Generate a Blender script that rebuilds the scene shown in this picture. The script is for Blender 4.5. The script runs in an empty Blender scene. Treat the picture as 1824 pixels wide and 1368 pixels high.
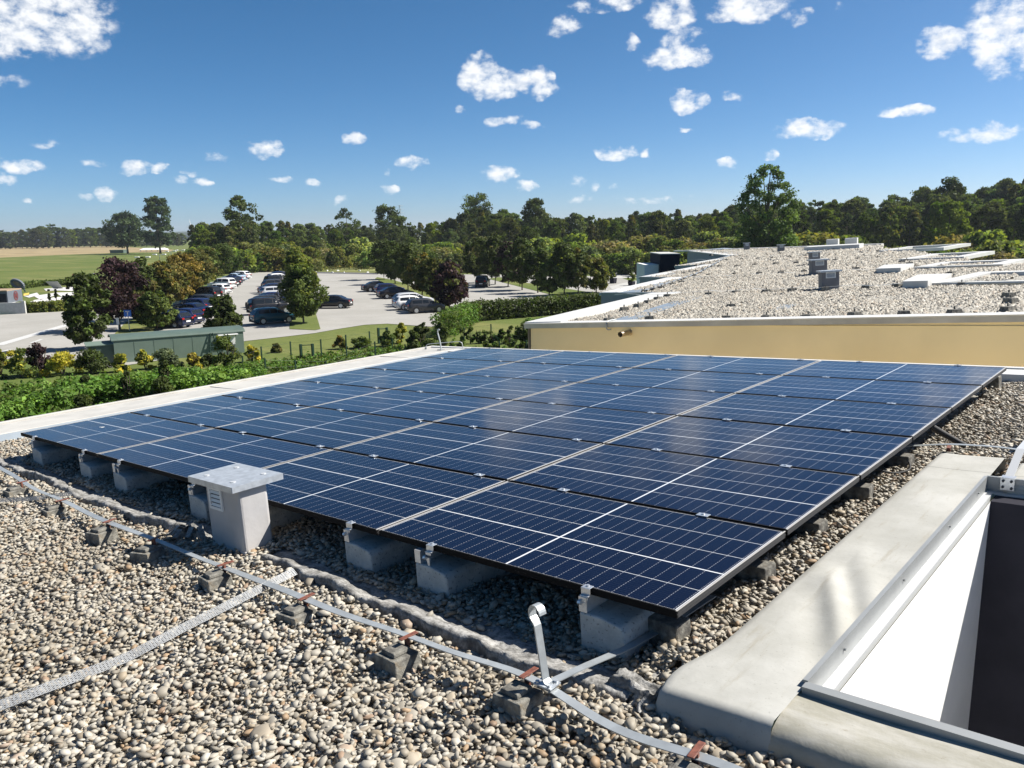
import bpy, bmesh, math, random
import numpy as np
from mathutils import Vector, Matrix

random.seed(7)
RNG = np.random.default_rng(7)
sc = bpy.context.scene
COL = sc.collection

# ------------------------------------------------------------------ camera
PW, PH, FPX = 1824.0, 1368.0, 1431.15
A2W = np.array([[0.998491, -0.000721, -0.054918], [0.0, 0.999914, -0.01312], [0.054923, 0.013101, 0.998405]])
RC = np.array([[0.752923, 0.654776, -0.066148], [0.055913, -0.163793, -0.984909], [-0.655729, 0.737862, -0.159934]])
CA = np.array([1.469417, -2.506676, 1.377911])           # camera in the roof's own frame
CAM_H = 8.0                                               # eye height above the ground
ZR = CAM_H - float((A2W @ CA)[2])
CW = A2W @ CA + np.array([0, 0, ZR])
RW = A2W @ RC.T                                           # columns: camera right, down, forward in the world
M_ROOF = Matrix.Translation((0, 0, ZR)) @ Matrix([list(r) for r in A2W]).to_4x4()

cam_data = bpy.data.cameras.new('camera')
cam = bpy.data.objects.new('camera', cam_data)
COL.objects.link(cam)
m = Matrix([[RW[i, 0], -RW[i, 1], -RW[i, 2]] for i in range(3)]).to_4x4()
m.translation = Vector(CW)
cam.matrix_world = m
cam_data.sensor_width = 36
cam_data.lens = FPX / PW * 36
cam_data.clip_start = 0.05
cam_data.clip_end = 20000
sc.camera = cam

# ------------------------------------------------------------------ light
SUN_A = np.array([0.66, 0.84, 1.0])                       # towards the sun, roof frame
SUN_W = A2W @ SUN_A
SUN_W = SUN_W / np.linalg.norm(SUN_W)
SUN_EL = math.asin(SUN_W[2])
SUN_AZ = math.atan2(SUN_W[0], SUN_W[1])                   # clockwise from +Y
sun = bpy.data.objects.new('sun', bpy.data.lights.new('sun', 'SUN'))
COL.objects.link(sun)
sun.data.energy = 5.0
sun.data.angle = math.radians(0.53)
sun.data.color = (1.0, 0.95, 0.87)
sun.rotation_euler = Vector(SUN_W).to_track_quat('Z', 'Y').to_euler()
sc.view_settings.view_transform = 'Standard'
sc.view_settings.look = 'None'
sc.view_settings.gamma = 1
sc.view_settings.exposure = 1.0
SKY_STRENGTH = 0.067


# ------------------------------------------------------------------ node helpers
class NT:
    def __init__(self, tree):
        self.t = tree
        tree.nodes.clear()

    def n(self, typ, **kw):
        nd = self.t.nodes.new(typ)
        for k, v in kw.items():
            setattr(nd, k, v)
        return nd

    def put(self, sock, v):
        if hasattr(v, 'is_linked'):
            self.t.links.new(v, sock)
        elif v is not None:
            if sock.type == 'RGBA' and len(v) == 3:
                v = (*v, 1)
            sock.default_value = v

    def math(self, op, a, b=None, c=None, clamp=False):
        nd = self.n('ShaderNodeMath', operation=op, use_clamp=clamp)
        self.put(nd.inputs[0], a)
        if b is not None:
            self.put(nd.inputs[1], b)
        if c is not None:
            self.put(nd.inputs[2], c)
        return nd.outputs[0]

    def mix(self, f, a, b, mode='MIX'):
        nd = self.n('ShaderNodeMix', data_type='RGBA', blend_type=mode)
        self.put(nd.inputs[0], f)
        self.put(nd.inputs[6], a)
        self.put(nd.inputs[7], b)
        return nd.outputs[2]

    def smooth(self, v, a, b, c=0.0, d=1.0):
        nd = self.n('ShaderNodeMapRange', interpolation_type='SMOOTHSTEP')
        self.put(nd.inputs[0], v)
        for i, x in enumerate((a, b, c, d)):
            self.put(nd.inputs[i + 1], x)
        return nd.outputs[0]

    def noise(self, vec, scale, detail=4, rough=0.55, out='Fac'):
        nd = self.n('ShaderNodeTexNoise')
        if vec is not None:
            self.put(nd.inputs['Vector'], vec)
        nd.inputs['Scale'].default_value = scale
        nd.inputs['Detail'].default_value = detail
        nd.inputs['Roughness'].default_value = rough
        return nd.outputs[out]

    def coord(self, out='Object'):
        return self.n('ShaderNodeTexCoord').outputs[out]


# ------------------------------------------------------------------ sky with its fair-weather clouds
def pix_dir(px, py):
    d = RW @ np.array([(px - PW / 2) / FPX, (py - PH / 2) / FPX, 1.0])
    return d / np.linalg.norm(d)


world = bpy.data.worlds.new('World')
sc.world = world
world.use_nodes = True
W_ = NT(world.node_tree)
sky = W_.n('ShaderNodeTexSky', sky_type='NISHITA')
sky.sun_disc = False
sky.sun_elevation = SUN_EL
sky.sun_rotation = SUN_AZ
sky.air_density = 0.5
sky.dust_density = 0.7
sky.ozone_density = 3.0
dirv = W_.coord('Generated')
nrm = W_.n('ShaderNodeVectorMath', operation='NORMALIZE')
W_.put(nrm.inputs[0], dirv)
dirv = nrm.outputs[0]
# puffs: px, py, half width, half height (photo pixels), strength
PUFFS = [(60, 20, 120, 70, 1), (120, 55, 65, 38, 1), (15, 60, 60, 40, .8), (20, 140, 26, 12, .35), (40, 293, 32, 14, .9), (8, 315, 18, 10, .9), (70, 249, 26, 8, .35),
         (163, 286, 20, 8, .5), (240, 300, 34, 15, .9), (290, 304, 16, 10, .8), (385, 284, 20, 13, .6), (468, 266, 30, 17, 1), (340, 314, 14, 6, .5),
         (368, 326, 18, 8, .7), (330, 326, 14, 6, .6), (183, 345, 22, 12, .75), (146, 353, 13, 7, .6), (48, 357, 11, 6, .5), (500, 317, 22, 8, .65),
         (557, 322, 14, 9, .5), (633, 252, 23, 13, .95), (732, 291, 32, 14, 1), (690, 341, 18, 10, .6), (603, 360, 14, 8, .35),
         (690, 311, 9, 8, .4), (850, 135, 36, 38, 1), (905, 150, 60, 28, 1), (960, 145, 34, 28, 1), (848, 108, 20, 14, .9), (818, 196, 13, 8, .45), (893, 214, 42, 11, .8), (945, 222, 20, 10, .8),
         (890, 308, 36, 20, .95), (940, 330, 26, 12, .8), (1003, 47, 30, 20, .8), (1030, 18, 24, 12, .6), (1095, 5, 50, 16, .8), (1200, 22, 46, 34, .95), (1185, 40, 24, 18, .8), (1126, 73, 16, 14, .6),
         (1204, 102, 64, 22, 1), (1216, 68, 40, 20, .7), (1335, 12, 70, 28, 1), (1415, 32, 24, 14, .5), (1225, 180, 38, 20, .95), (1305, 174, 20, 9, .45),
         (1224, 227, 18, 6, .6), (1100, 269, 42, 14, .95), (1156, 271, 14, 8, .5), (1025, 326, 18, 12, .6), (1060, 331, 12, 9, .4), (1038, 354, 32, 7, .4), (1160, 354, 70, 9, .4), (1097, 331, 14, 7, .4),
         (1440, 230, 62, 20, 1), (1400, 238, 22, 13, .8), (1290, 290, 18, 10, .8), (1375, 274, 14, 7, .5), (1612, 198, 46, 12, .85), (1680, 73, 40, 28, 1), (1795, 60, 60, 70, 1), (1760, 80, 42, 24, .8),
         (1760, 240, 55, 13, .85), (1700, 236, 20, 7, .6), (1495, 15, 10, 10, .25)]
flat = W_.n('ShaderNodeVectorMath', operation='MULTIPLY')
W_.put(flat.inputs[0], dirv)
flat.inputs[1].default_value = (1, 1, 1.5)
big = W_.noise(flat.outputs[0], 17.0, 2, 0.5, 'Color')
mid = W_.noise(flat.outputs[0], 62.0, 3, 0.55, 'Color')
fine = W_.noise(flat.outputs[0], 52.0, 7, 0.58)
lift = W_.n('ShaderNodeVectorMath', operation='ADD')
W_.put(lift.inputs[0], flat.outputs[0])
lift.inputs[1].default_value = tuple(SUN_W * .0045 + np.array([0, 0, .006]))
fine_lit = W_.noise(lift.outputs[0], 52.0, 4, 0.56)
wob = W_.n('ShaderNodeVectorMath', operation='MULTIPLY_ADD')
W_.put(wob.inputs[0], big)
wob.inputs[1].default_value = (0.026, 0.026, 0.022)
wob.inputs[2].default_value = (-0.013, -0.013, -0.011)
wob2 = W_.n('ShaderNodeVectorMath', operation='MULTIPLY_ADD')
W_.put(wob2.inputs[0], mid)
wob2.inputs[1].default_value = (0.016, 0.016, 0.012)
wob2.inputs[2].default_value = (-0.008, -0.008, -0.006)
wsum = W_.n('ShaderNodeVectorMath', operation='ADD')
W_.put(wsum.inputs[0], dirv)
W_.put(wsum.inputs[1], wob2.outputs[0])
wadd = W_.n('ShaderNodeVectorMath', operation='ADD')
W_.put(wadd.inputs[0], wsum.outputs[0])
W_.put(wadd.inputs[1], wob.outputs[0])
wdir = wadd.outputs[0]
field, shade = None, None
rightv, upv = RW[:, 0], -RW[:, 1]
for (px, py, hw, hh, st) in PUFFS:
    d = pix_dir(px, py)
    r = np.cross(d, [0, 0, 1.0]); r /= np.linalg.norm(r)
    u = np.cross(r, d)
    sx, sy = hw * 1.02 / FPX, hh * 1.0 / FPX
    du = W_.n('ShaderNodeVectorMath', operation='DOT_PRODUCT'); W_.put(du.inputs[0], wdir); du.inputs[1].default_value = tuple(r / sx)
    dv = W_.n('ShaderNodeVectorMath', operation='DOT_PRODUCT'); W_.put(dv.inputs[0], wdir); dv.inputs[1].default_value = tuple(u / sy)
    dw = W_.n('ShaderNodeVectorMath', operation='DOT_PRODUCT'); W_.put(dw.inputs[0], wdir); dw.inputs[1].default_value = tuple(d)
    r2 = W_.math('MULTIPLY_ADD', dv.outputs['Value'], dv.outputs['Value'], W_.math('MULTIPLY', du.outputs['Value'], du.outputs['Value']))
    f = W_.math('MULTIPLY_ADD', r2, -st, st)
    f = W_.math('MULTIPLY', f, W_.math('GREATER_THAN', dw.outputs['Value'], 0.5))
    f = W_.math('MAXIMUM', f, -1.0)
    field = f if field is None else W_.math('MAXIMUM', field, f)
dens = W_.math('ADD', field, W_.math('MULTIPLY_ADD', fine, 3.4, -1.80))
alpha = W_.math('MULTIPLY', W_.smooth(dens, -0.15, 1.15), W_.smooth(field, 0.0, 0.32))
thick = W_.smooth(dens, 0.35, 1.2)
under = W_.smooth(W_.math('SUBTRACT', fine_lit, fine), -.06, .14)
cloud_col = W_.mix(W_.math('MULTIPLY', thick, under), (8.0, 8.1, 8.2), (6.3, 6.6, 7.1))
skyc = W_.n('ShaderNodeHueSaturation')
W_.put(skyc.inputs['Color'], sky.outputs[0])
skyc.inputs['Saturation'].default_value = 1.26
skyc.inputs['Hue'].default_value = 0.492
skyc.inputs['Value'].default_value = 1.0
bg = W_.n('ShaderNodeBackground')
W_.put(bg.inputs[0], W_.mix(W_.math('MULTIPLY', alpha, 0.94), skyc.outputs[0], cloud_col))
bg.inputs[1].default_value = SKY_STRENGTH
W_.t.links.new(bg.outputs[0], W_.n('ShaderNodeOutputWorld').inputs[0])


# ------------------------------------------------------------------ materials
MATS = {}


def mat(name, base=(.5, .5, .5), rough=.6, metal=0.0, ior=1.5, var=0.0, vscale=4.0, bump=0.0, bscale=40.0, spec=None, build=None, coord='Object', var2=None):
    """Principled material; var = dappling of the base colour with noise, bump = surface relief in metres."""
    if name in MATS:
        return MATS[name]
    mt = bpy.data.materials.new(name)
    mt.use_nodes = True
    N = NT(mt.node_tree)
    out = N.n('ShaderNodeOutputMaterial')
    bs = N.n('ShaderNodeBsdfPrincipled')
    N.put(bs.inputs['Base Color'], base)
    bs.inputs['Roughness'].default_value = rough
    bs.inputs['Metallic'].default_value = metal
    bs.inputs['IOR'].default_value = ior
    if spec is not None:
        bs.inputs['Specular IOR Level'].default_value = spec
    N.t.links.new(bs.outputs[0], out.inputs[0])
    co = None
    if var or bump:
        co = N.coord(coord)
    if var:
        f = N.smooth(N.noise(co, vscale, 6, .6), .3, .7)
        lo = tuple(c * (1 - var) for c in base)
        hi = tuple(min(1, c * (1 + var)) for c in base) if var2 is None else var2
        N.put(bs.inputs['Base Color'], N.mix(f, lo, hi))
    if bump:
        b = N.n('ShaderNodeBump')
        b.inputs['Distance'].default_value = bump
        N.put(b.inputs['Height'], N.noise(co, bscale, 4, .6))
        N.t.links.new(b.outputs[0], bs.inputs['Normal'])
    if build:
        build(N, bs, out)
    MATS[name] = mt
    return mt


def attr_mat(name, attr='tint', rough=.7, transl=0.0, mul=1.0, spec=.3, rnd=0.0):
    """Colour from a per-corner colour attribute (each stone or leaf clump has its own colour); rnd varies it from object to object."""
    mt = bpy.data.materials.new(name)
    mt.use_nodes = True
    N = NT(mt.node_tree)
    out = N.n('ShaderNodeOutputMaterial')
    bs = N.n('ShaderNodeBsdfPrincipled')
    a = N.n('ShaderNodeAttribute', attribute_name=attr)
    colr = a.outputs['Color']
    if rnd:
        oi = N.n('ShaderNodeObjectInfo')
        hs = N.n('ShaderNodeHueSaturation')
        N.put(hs.inputs['Color'], colr)
        N.put(hs.inputs['Hue'], N.math('MULTIPLY_ADD', oi.outputs['Random'], -rnd * .09, .5 + rnd * .05))
        r2 = N.math('FRACT', N.math('MULTIPLY', oi.outputs['Random'], 7.31))
        N.put(hs.inputs['Value'], N.math('MULTIPLY_ADD', r2, rnd * 1.2, 1 - rnd * .55))
        r3 = N.math('FRACT', N.math('MULTIPLY', oi.outputs['Random'], 13.7))
        N.put(hs.inputs['Saturation'], N.math('MULTIPLY_ADD', r3, rnd * .9, 1 - rnd * .5))
        colr = hs.outputs[0]
    N.put(bs.inputs['Base Color'], colr)
    bs.inputs['Roughness'].default_value = rough
    bs.inputs['Specular IOR Level'].default_value = spec
    if transl:
        tr = N.n('ShaderNodeBsdfTranslucent')
        N.put(tr.inputs[0], N.mix(1.0, colr, (1.3, 1.35, .55), 'MULTIPLY'))
        mx = N.n('ShaderNodeMixShader')
        mx.inputs[0].default_value = transl
        N.t.links.new(bs.outputs[0], mx.inputs[1])
        N.t.links.new(tr.outputs[0], mx.inputs[2])
        N.t.links.new(mx.outputs[0], out.inputs[0])
    else:
        N.t.links.new(bs.outputs[0], out.inputs[0])
    MATS[name] = mt
    return mt


def lines(N, x, pitch, w, phase=0.0):
    f = N.math('FRACT', N.math('ADD', N.math('DIVIDE', x, pitch), .5 + phase))
    dist = N.math('MULTIPLY', N.math('ABSOLUTE', N.math('SUBTRACT', f, .5)), pitch)
    return N.math('LESS_THAN', dist, w / 2)


PAN_L, PAN_D = 1.754, 1.022


def cells(N, bs, out):
    sp = N.n('ShaderNodeSeparateXYZ')
    N.put(sp.inputs[0], N.coord())
    x, y = sp.outputs[0], sp.outputs[1]
    ax, ay = N.math('ABSOLUTE', x), N.math('ABSOLUTE', y)
    white = N.math('MAXIMUM', N.math('GREATER_THAN', ax, PAN_L / 2 - .0145), N.math('GREATER_THAN', ay, PAN_D / 2 - .0125))
    white = N.math('MAXIMUM', white, N.math('LESS_THAN', ax, .0052))
    cw = (PAN_D - .036) / 5
    white = N.math('MAXIMUM', white, N.math('MULTIPLY', lines(N, y, cw, .0030, .5), N.math('LESS_THAN', ay, PAN_D / 2 - .03)))
    white = N.math('MAXIMUM', white, N.math('LESS_THAN', N.math('ABSOLUTE', N.math('ADD', y, cw / 2)), .0040))
    rows = lines(N, ax, (PAN_L / 2 - .022) / 12, .0020)
    dash = N.math('LESS_THAN', N.math('FRACT', N.math('DIVIDE', y, .0172)), .62)
    gap = N.math('MULTIPLY', N.math('MULTIPLY', rows, dash), .50)
    bus = N.math('MULTIPLY', lines(N, y, .0172, .0006), .25)
    oi = N.n('ShaderNodeObjectInfo')
    cell = N.mix(oi.outputs['Random'], (.0016, .0021, .011), (.0024, .0034, .021))
    cellid = N.n('ShaderNodeTexWhiteNoise')
    cv = N.n('ShaderNodeCombineXYZ')
    N.put(cv.inputs[0], N.math('FLOOR', N.math('DIVIDE', x, (PAN_L / 2 - .022) / 12)))
    N.put(cv.inputs[1], N.math('FLOOR', N.math('ADD', N.math('DIVIDE', y, cw), .5)))
    N.put(cellid.inputs[0], cv.outputs[0])
    cell = N.mix(N.math('MULTIPLY', cellid.outputs[0], .25), cell, (.0012, .0016, .008))
    c = N.mix(bus, cell, (.12, .13, .17))
    c = N.mix(gap, c, (.62, .64, .68))
    c = N.mix(white, c, (.60, .61, .62))
    N.put(bs.inputs['Base Color'], c)
    dirt = N.noise(N.coord('Object'), 3.0, 5, .6)
    N.put(bs.inputs['Roughness'], N.smooth(dirt, .3, .8, .09, .19))


mat('panel_cells', (.01, .013, .05), .08, ior=1.36, build=cells)
mat('anti_bounce_back', (.03, .03, .032), .8)  # made dark to cut the light bounced under the array
mat('black_frame', (.005, .005, .0055), .7, spec=.12)
mat('edge_frame', (.035, .035, .037), .5, spec=.3)
mat('edge_glint', (.47, .45, .42), .5, metal=.3)  # sun glint on the black frame put into the lip colour
mat('clamp_metal', (.58, .60, .62), .35, metal=.7, var=.1, vscale=30)
mat('galvanised', (.43, .46, .49), .45, metal=.45, var=.14, vscale=22, bump=.0006, bscale=90)
mat('strap_metal', (.35, .375, .385), .45, metal=.4, var=.10, vscale=14)


def concrete(N, bs, out):
    co = N.coord()
    f = N.smooth(N.noise(co, 9, 6, .65), .3, .75)
    spots = N.smooth(N.noise(co, 60, 3, .6), .58, .66)
    c = N.mix(f, (.34, .35, .34), (.50, .50, .47))
    N.put(bs.inputs['Base Color'], N.mix(N.math('MULTIPLY', spots, .7), c, (.14, .14, .13)))


mat('concrete', (.4, .4, .38), .9, bump=.003, bscale=70, build=concrete)


def old_concrete(N, bs, out):
    co = N.coord()
    f = N.smooth(N.noise(co, 16, 6, .65), .35, .7)
    c = N.mix(f, (.07, .066, .058), (.26, .25, .215))
    moss = N.smooth(N.noise(co, 11, 4, .6), .55, .7)
    N.put(bs.inputs['Base Color'], N.mix(N.math('MULTIPLY', moss, .6), c, (.20, .14, .07)))


mat('old_concrete', (.15, .14, .12), .92, bump=.006, bscale=60, build=old_concrete)
mat('rust_clip', (.15, .052, .032), .6, var=.3, vscale=60)


def felt(N, bs, out):
    co = N.coord()
    f = N.smooth(N.noise(co, 14, 7, .7), .34, .68)
    c = N.mix(f, (.10, .097, .09), (.37, .365, .35))
    f2 = N.smooth(N.noise(co, 70, 3, .6), .45, .65)
    N.put(bs.inputs['Base Color'], N.mix(N.math('MULTIPLY', f2, .45), c, (.06, .057, .05)))


mat('felt', (.25, .25, .24), .97, bump=.006, bscale=55, build=felt)


def membrane(N, bs, out):
    co = N.coord()
    f = N.smooth(N.noise(co, 2.4, 6, .62), .32, .72)
    c = N.mix(f, (.315, .312, .284), (.405, .402, .375))
    st = N.n('ShaderNodeMapping')
    N.put(st.inputs[0], co)
    st.inputs['Scale'].default_value = (9, 1.2, 5)
    d = N.smooth(N.noise(st.outputs[0], 1.7, 6, .7), .54, .72)
    c = N.mix(N.math('MULTIPLY', d, .45), c, (.24, .215, .16))
    seam = N.n('ShaderNodeSeparateXYZ')
    N.put(seam.inputs[0], co)
    sy = N.math('ADD', seam.outputs[1], N.math('MULTIPLY', N.noise(co, 6, 2), .03))
    ln = N.math('LESS_THAN', N.math('ABSOLUTE', N.math('SUBTRACT', sy, 3.0)), .004)
    c = N.mix(N.math('MULTIPLY', ln, .7), c, (.08, .08, .075))
    sp = N.smooth(N.noise(co, 85, 2, .5), .66, .72)
    N.put(bs.inputs['Base Color'], N.mix(N.math('MULTIPLY', sp, .35), c, (.17, .165, .145)))


mat('membrane', (.55, .55, .5), .82, spec=.2, bump=.004, bscale=6, build=membrane)


def membrane_dirty(N, bs, out):
    co = N.coord()
    mp = N.n('ShaderNodeMapping')
    N.put(mp.inputs[0], co)
    mp.inputs['Scale'].default_value = (2.2, 6, 5)
    f = N.smooth(N.noise(mp.outputs[0], 1.6, 6, .65), .35, .7)
    c = N.mix(f, (.27, .26, .215), (.38, .37, .335))
    d = N.smooth(N.noise(co, 26, 5, .7), .60, .70)
    N.put(bs.inputs['Base Color'], N.mix(N.math('MULTIPLY', d, .4), c, (.18, .15, .105)))


mat('membrane_dirty', (.55, .53, .47), .85, spec=.2, bump=.003, bscale=14, build=membrane_dirty)
mat('cream_sheet', (.435, .42, .385), .55, var=.10, vscale=3, bump=.0015, bscale=20)
mat('white_sheet', (.55, .545, .52), .5, var=.06, vscale=2)
mat('pale_metal', (.27, .28, .278), .42, metal=.2, var=.07, vscale=5)
mat('bright_metal', (.52, .53, .53), .38, metal=.2)
mat('white_plaster', (.74, .74, .73), .85, var=.03, vscale=5, bump=.001, bscale=200)
mat('slate_panel', (.026, .026, .035), .75, spec=.1, var=.15, vscale=3)
mat('vent_body', (.40, .39, .385), .6, var=.10, vscale=5, bump=.001, bscale=30)
mat('vent_body_shaded', (.15, .15, .16), .6, var=.08, vscale=5)  # near vent's metal darkened: shade on the far vent fronts put into colour
mat('louvre', (.66, .67, .66), .5)
mat('dark_gap', (.05, .05, .055), .8)
mat('ochre_plaster', (.77, .655, .42), .9, var=.07, vscale=.5, bump=.002, bscale=120)
mat('beige_plaster', (.60, .50, .34), .9, var=.05, vscale=2)
mat('grey_plaster', (.30, .31, .32), .85, var=.06, vscale=2)
mat('coping_grey', (.36, .365, .37), .45, metal=.3, var=.18, vscale=1.2)
mat('sky_tint_sheet', (.25, .29, .325), .4, metal=.3, var=.10, vscale=2)  # metal flashing with the reflected sky put into its colour
mat('roof_bed', (.27, .25, .215), .95, var=.4, vscale=60, bump=.01, bscale=70)


def gravel_far(N, bs, out):
    co = N.coord()
    v = N.n('ShaderNodeTexVoronoi')
    N.put(v.inputs['Vector'], co)
    v.inputs['Scale'].default_value = 16
    hs = N.n('ShaderNodeSeparateColor')
    N.put(hs.inputs[0], v.outputs['Color'])
    c = N.mix(hs.outputs[0], (.27, .255, .22), (.40, .385, .345))
    N.put(bs.inputs['Base Color'], c)
    b = N.n('ShaderNodeBump')
    b.inputs['Distance'].default_value = .05
    b.inputs['Strength'].default_value = 1
    N.put(b.inputs['Height'], N.math('SUBTRACT', 1.0, v.outputs['Distance']))
    N.t.links.new(b.outputs[0], bs.inputs['Normal'])


mat('gravel_bed_pale', (.4, .38, .34), .95, build=gravel_far)
attr_mat('pebble', rough=.62, spec=.35)
mat('pipe_steel', (.45, .38, .28), .35, metal=.8)
mat('black_rubber', (.015, .015, .016), .75)


def grass(N, bs, out):
    co = N.coord()
    f = N.smooth(N.noise(co, .05, 6, .6), .35, .68)
    c = N.mix(f, (.088, .118, .030), (.135, .150, .048))
    f2 = N.smooth(N.noise(co, 1.3, 6, .7), .35, .7)
    c = N.mix(N.math('MULTIPLY', f2, .45), c, (.055, .085, .020))
    mp = N.n('ShaderNodeMapping')
    N.put(mp.inputs[0], co)
    mp.inputs['Scale'].default_value = (.010, .05, 1)
    mp.inputs['Rotation'].default_value = (0, 0, math.radians(-52))
    f3 = N.smooth(N.noise(mp.outputs[0], 2.2, 4, .6), .5, .68)
    N.put(bs.inputs['Base Color'], N.mix(N.math('MULTIPLY', f3, .55), c, (.20, .185, .075)))


mat('grass_ground', (.1, .13, .04), .95, bump=.05, bscale=5, build=grass, spec=.1)
mat('dry_field', (.26, .205, .115), .95, var=.22, vscale=.06, spec=.1)
mat('meadow', (.17, .18, .07), .95, var=.3, vscale=.15, spec=.1)


def asphalt(N, bs, out):
    co = N.coord()
    f = N.smooth(N.noise(co, .16, 6, .65), .35, .68)
    c = N.mix(f, (.27, .262, .24), (.315, .306, .285))
    f2 = N.smooth(N.noise(co, 3.0, 5, .7), .4, .7)
    N.put(bs.inputs['Base Color'], N.mix(N.math('MULTIPLY', f2, .3), c, (.24, .232, .21)))


mat('pale_asphalt', (.44, .42, .39), .92, bump=.006, bscale=30, build=asphalt, spec=.2)
mat('pale_paving', (.36, .355, .335), .9, var=.06, vscale=1)
mat('road_paint', (.45, .45, .44), .7)
mat('dark_kerb', (.07, .07, .075), .9)
mat('bark', (.10, .078, .058), .95, var=.3, vscale=8, bump=.02, bscale=12)
attr_mat('leaf', transl=.32, rough=.65, rnd=.0, spec=.12)
attr_mat('leaf_wood', transl=.40, rough=.8, rnd=.5, spec=.06)
mat('shed_green', (.145, .195, .16), .5, var=.05, vscale=1.5)
mat('shed_green_dark', (.08, .115, .095), .5, var=.08, vscale=1.5)
mat('fence_green', (.008, .035, .02), .5)
mat('car_glass', (.012, .015, .018), .08, ior=1.5)
mat('tyre', (.02, .02, .021), .8)
mat('rim', (.55, .56, .57), .35, metal=.8)
mat('tail_red', (.30, .01, .01), .25)
mat('headlight', (.75, .77, .8), .15)
mat('plate_white', (.75, .75, .74), .5)
mat('sign_blue', (.01, .13, .55), .45)
mat('white_paint', (.75, .75, .73), .5, var=.06, vscale=3)
mat('golf_yellow', (.62, .42, .08), .7)
mat('golf_white', (.5, .49, .47), .8)
mat('lamp_grey', (.50, .53, .52), .5, metal=.3)
mat('timber', (.30, .22, .14), .8, var=.15, vscale=3)
mat('box_slate', (.10, .115, .14), .7, var=.06, vscale=2)
mat('logo_red', (.13, .02, .022), .6)
mat('earth', (.24, .13, .075), .95, var=.3, vscale=1.5, bump=.05, bscale=3)
mat('stone_grey', (.42, .42, .40), .85, var=.1, vscale=3)
mat('ridge_green', (.040, .060, .040), .95, var=.25, vscale=.02)
mat('dull_metal', (.20, .21, .22), .5, metal=.3, var=.15, vscale=12)
mat('wire_mesh', (.30, .31, .30), .5, metal=.5)


def paint(name, c, rough=.22):
    return mat('paint_' + name, c, rough, ior=1.5)


# ------------------------------------------------------------------ mesh building
class MB:
    def __init__(self):
        self.v, self.f, self.mi, self.col = [], [], [], []

    def add(self, vs, fs, mi=0, M=None, col=None):
        o = len(self.v)
        for p in vs:
            self.v.append(tuple(M @ Vector(p)) if M is not None else tuple(p))
        for q in fs:
            self.f.append([o + i for i in q])
            self.mi.append(mi)
            self.col.append(col)
        return self

    def box(self, x0, x1, y0, y1, z0, z1, mi=0, M=None):
        return self.add([(x0, y0, z0), (x1, y0, z0), (x1, y1, z0), (x0, y1, z0), (x0, y0, z1), (x1, y0, z1), (x1, y1, z1), (x0, y1, z1)],
                        [(0, 3, 2, 1), (4, 5, 6, 7), (0, 1, 5, 4), (1, 2, 6, 5), (2, 3, 7, 6), (3, 0, 4, 7)], mi, M)

    def hexa(self, lo, hi, mi=0):
        n = len(lo)
        return self.add(list(lo) + list(hi), [tuple(range(n - 1, -1, -1)), tuple(range(n, 2 * n))] + [(i, (i + 1) % n, n + (i + 1) % n, n + i) for i in range(n)], mi)

    def prism(self, poly, z0, z1, mi=0):
        return self.hexa([(x, y, z0) for x, y in poly], [(x, y, z1) for x, y in poly], mi)

    def tube(self, path, rad, seg=8, mi=0, cap=True):
        path = [Vector(p) for p in path]
        if not hasattr(rad, '__len__'):
            rad = [rad] * len(path)
        o, vs, fs = 0, [], []
        ref = Vector((0, 0, 1))
        for i, p in enumerate(path):
            t = (path[min(i + 1, len(path) - 1)] - path[max(i - 1, 0)]).normalized()
            a = t.cross(ref)
            if a.length < 1e-3:
                a = t.cross(Vector((1, 0, 0)))
            a.normalize()
            b = t.cross(a)
            for k in range(seg):
                th = 2 * math.pi * k / seg
                vs.append(p + (a * math.cos(th) + b * math.sin(th)) * rad[i])
        for i in range(len(path) - 1):
            for k in range(seg):
                k2 = (k + 1) % seg
                fs.append((i * seg + k, i * seg + k2, (i + 1) * seg + k2, (i + 1) * seg + k))
        if cap:
            fs.append(tuple(range(seg))[::-1])
            fs.append(tuple((len(path) - 1) * seg + k for k in range(seg)))
        return self.add(vs, fs, mi)

    def strap(self, path, normals, side, w, t, mi=0):
        """Flat bar: path points, normal and side vectors per point."""
        vs, fs = [], []
        for p, n, s in zip(path, normals, side):
            p, n, s = Vector(p), Vector(n).normalized(), Vector(s).normalized()
            vs += [p - s * w / 2 - n * t / 2, p + s * w / 2 - n * t / 2, p + s * w / 2 + n * t / 2, p - s * w / 2 + n * t / 2]
        for i in range(len(path) - 1):
            a, b = i * 4, i * 4 + 4
            for k in range(4):
                k2 = (k + 1) % 4
                fs.append((a + k, a + k2, b + k2, b + k))
        fs += [(3, 2, 1, 0), tuple(len(vs) - 4 + k for k in range(4))]
        return self.add(vs, fs, mi)

    def ring(self, c, axis, r0, r1, seg=20, mi=0):
        return self

    def obj(self, name, mats, parent=None, smooth=False, M=None, bevel=0.0, bseg=2):
        me = bpy.data.meshes.new(name)
        me.from_pydata([tuple(p) for p in self.v], [], self.f)
        if not isinstance(mats, (list, tuple)):
            mats = [mats]
        for q in mats:
            me.materials.append(MATS[q] if isinstance(q, str) else q)
        if any(self.mi):
            me.polygons.foreach_set('material_index', self.mi)
        if any(c is not None for c in self.col):
            at = me.color_attributes.new('tint', 'FLOAT_COLOR', 'CORNER')
            arr = []
            for q, c in zip(self.f, self.col):
                arr += list((*(c or (.1, .1, .1)), 1.0)) * len(q)
            at.data.foreach_set('color', arr)
        if smooth:
            me.polygons.foreach_set('use_smooth', [True] * len(me.polygons))
        me.update()
        return link(name, me, parent, M, bevel, bseg)


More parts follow.
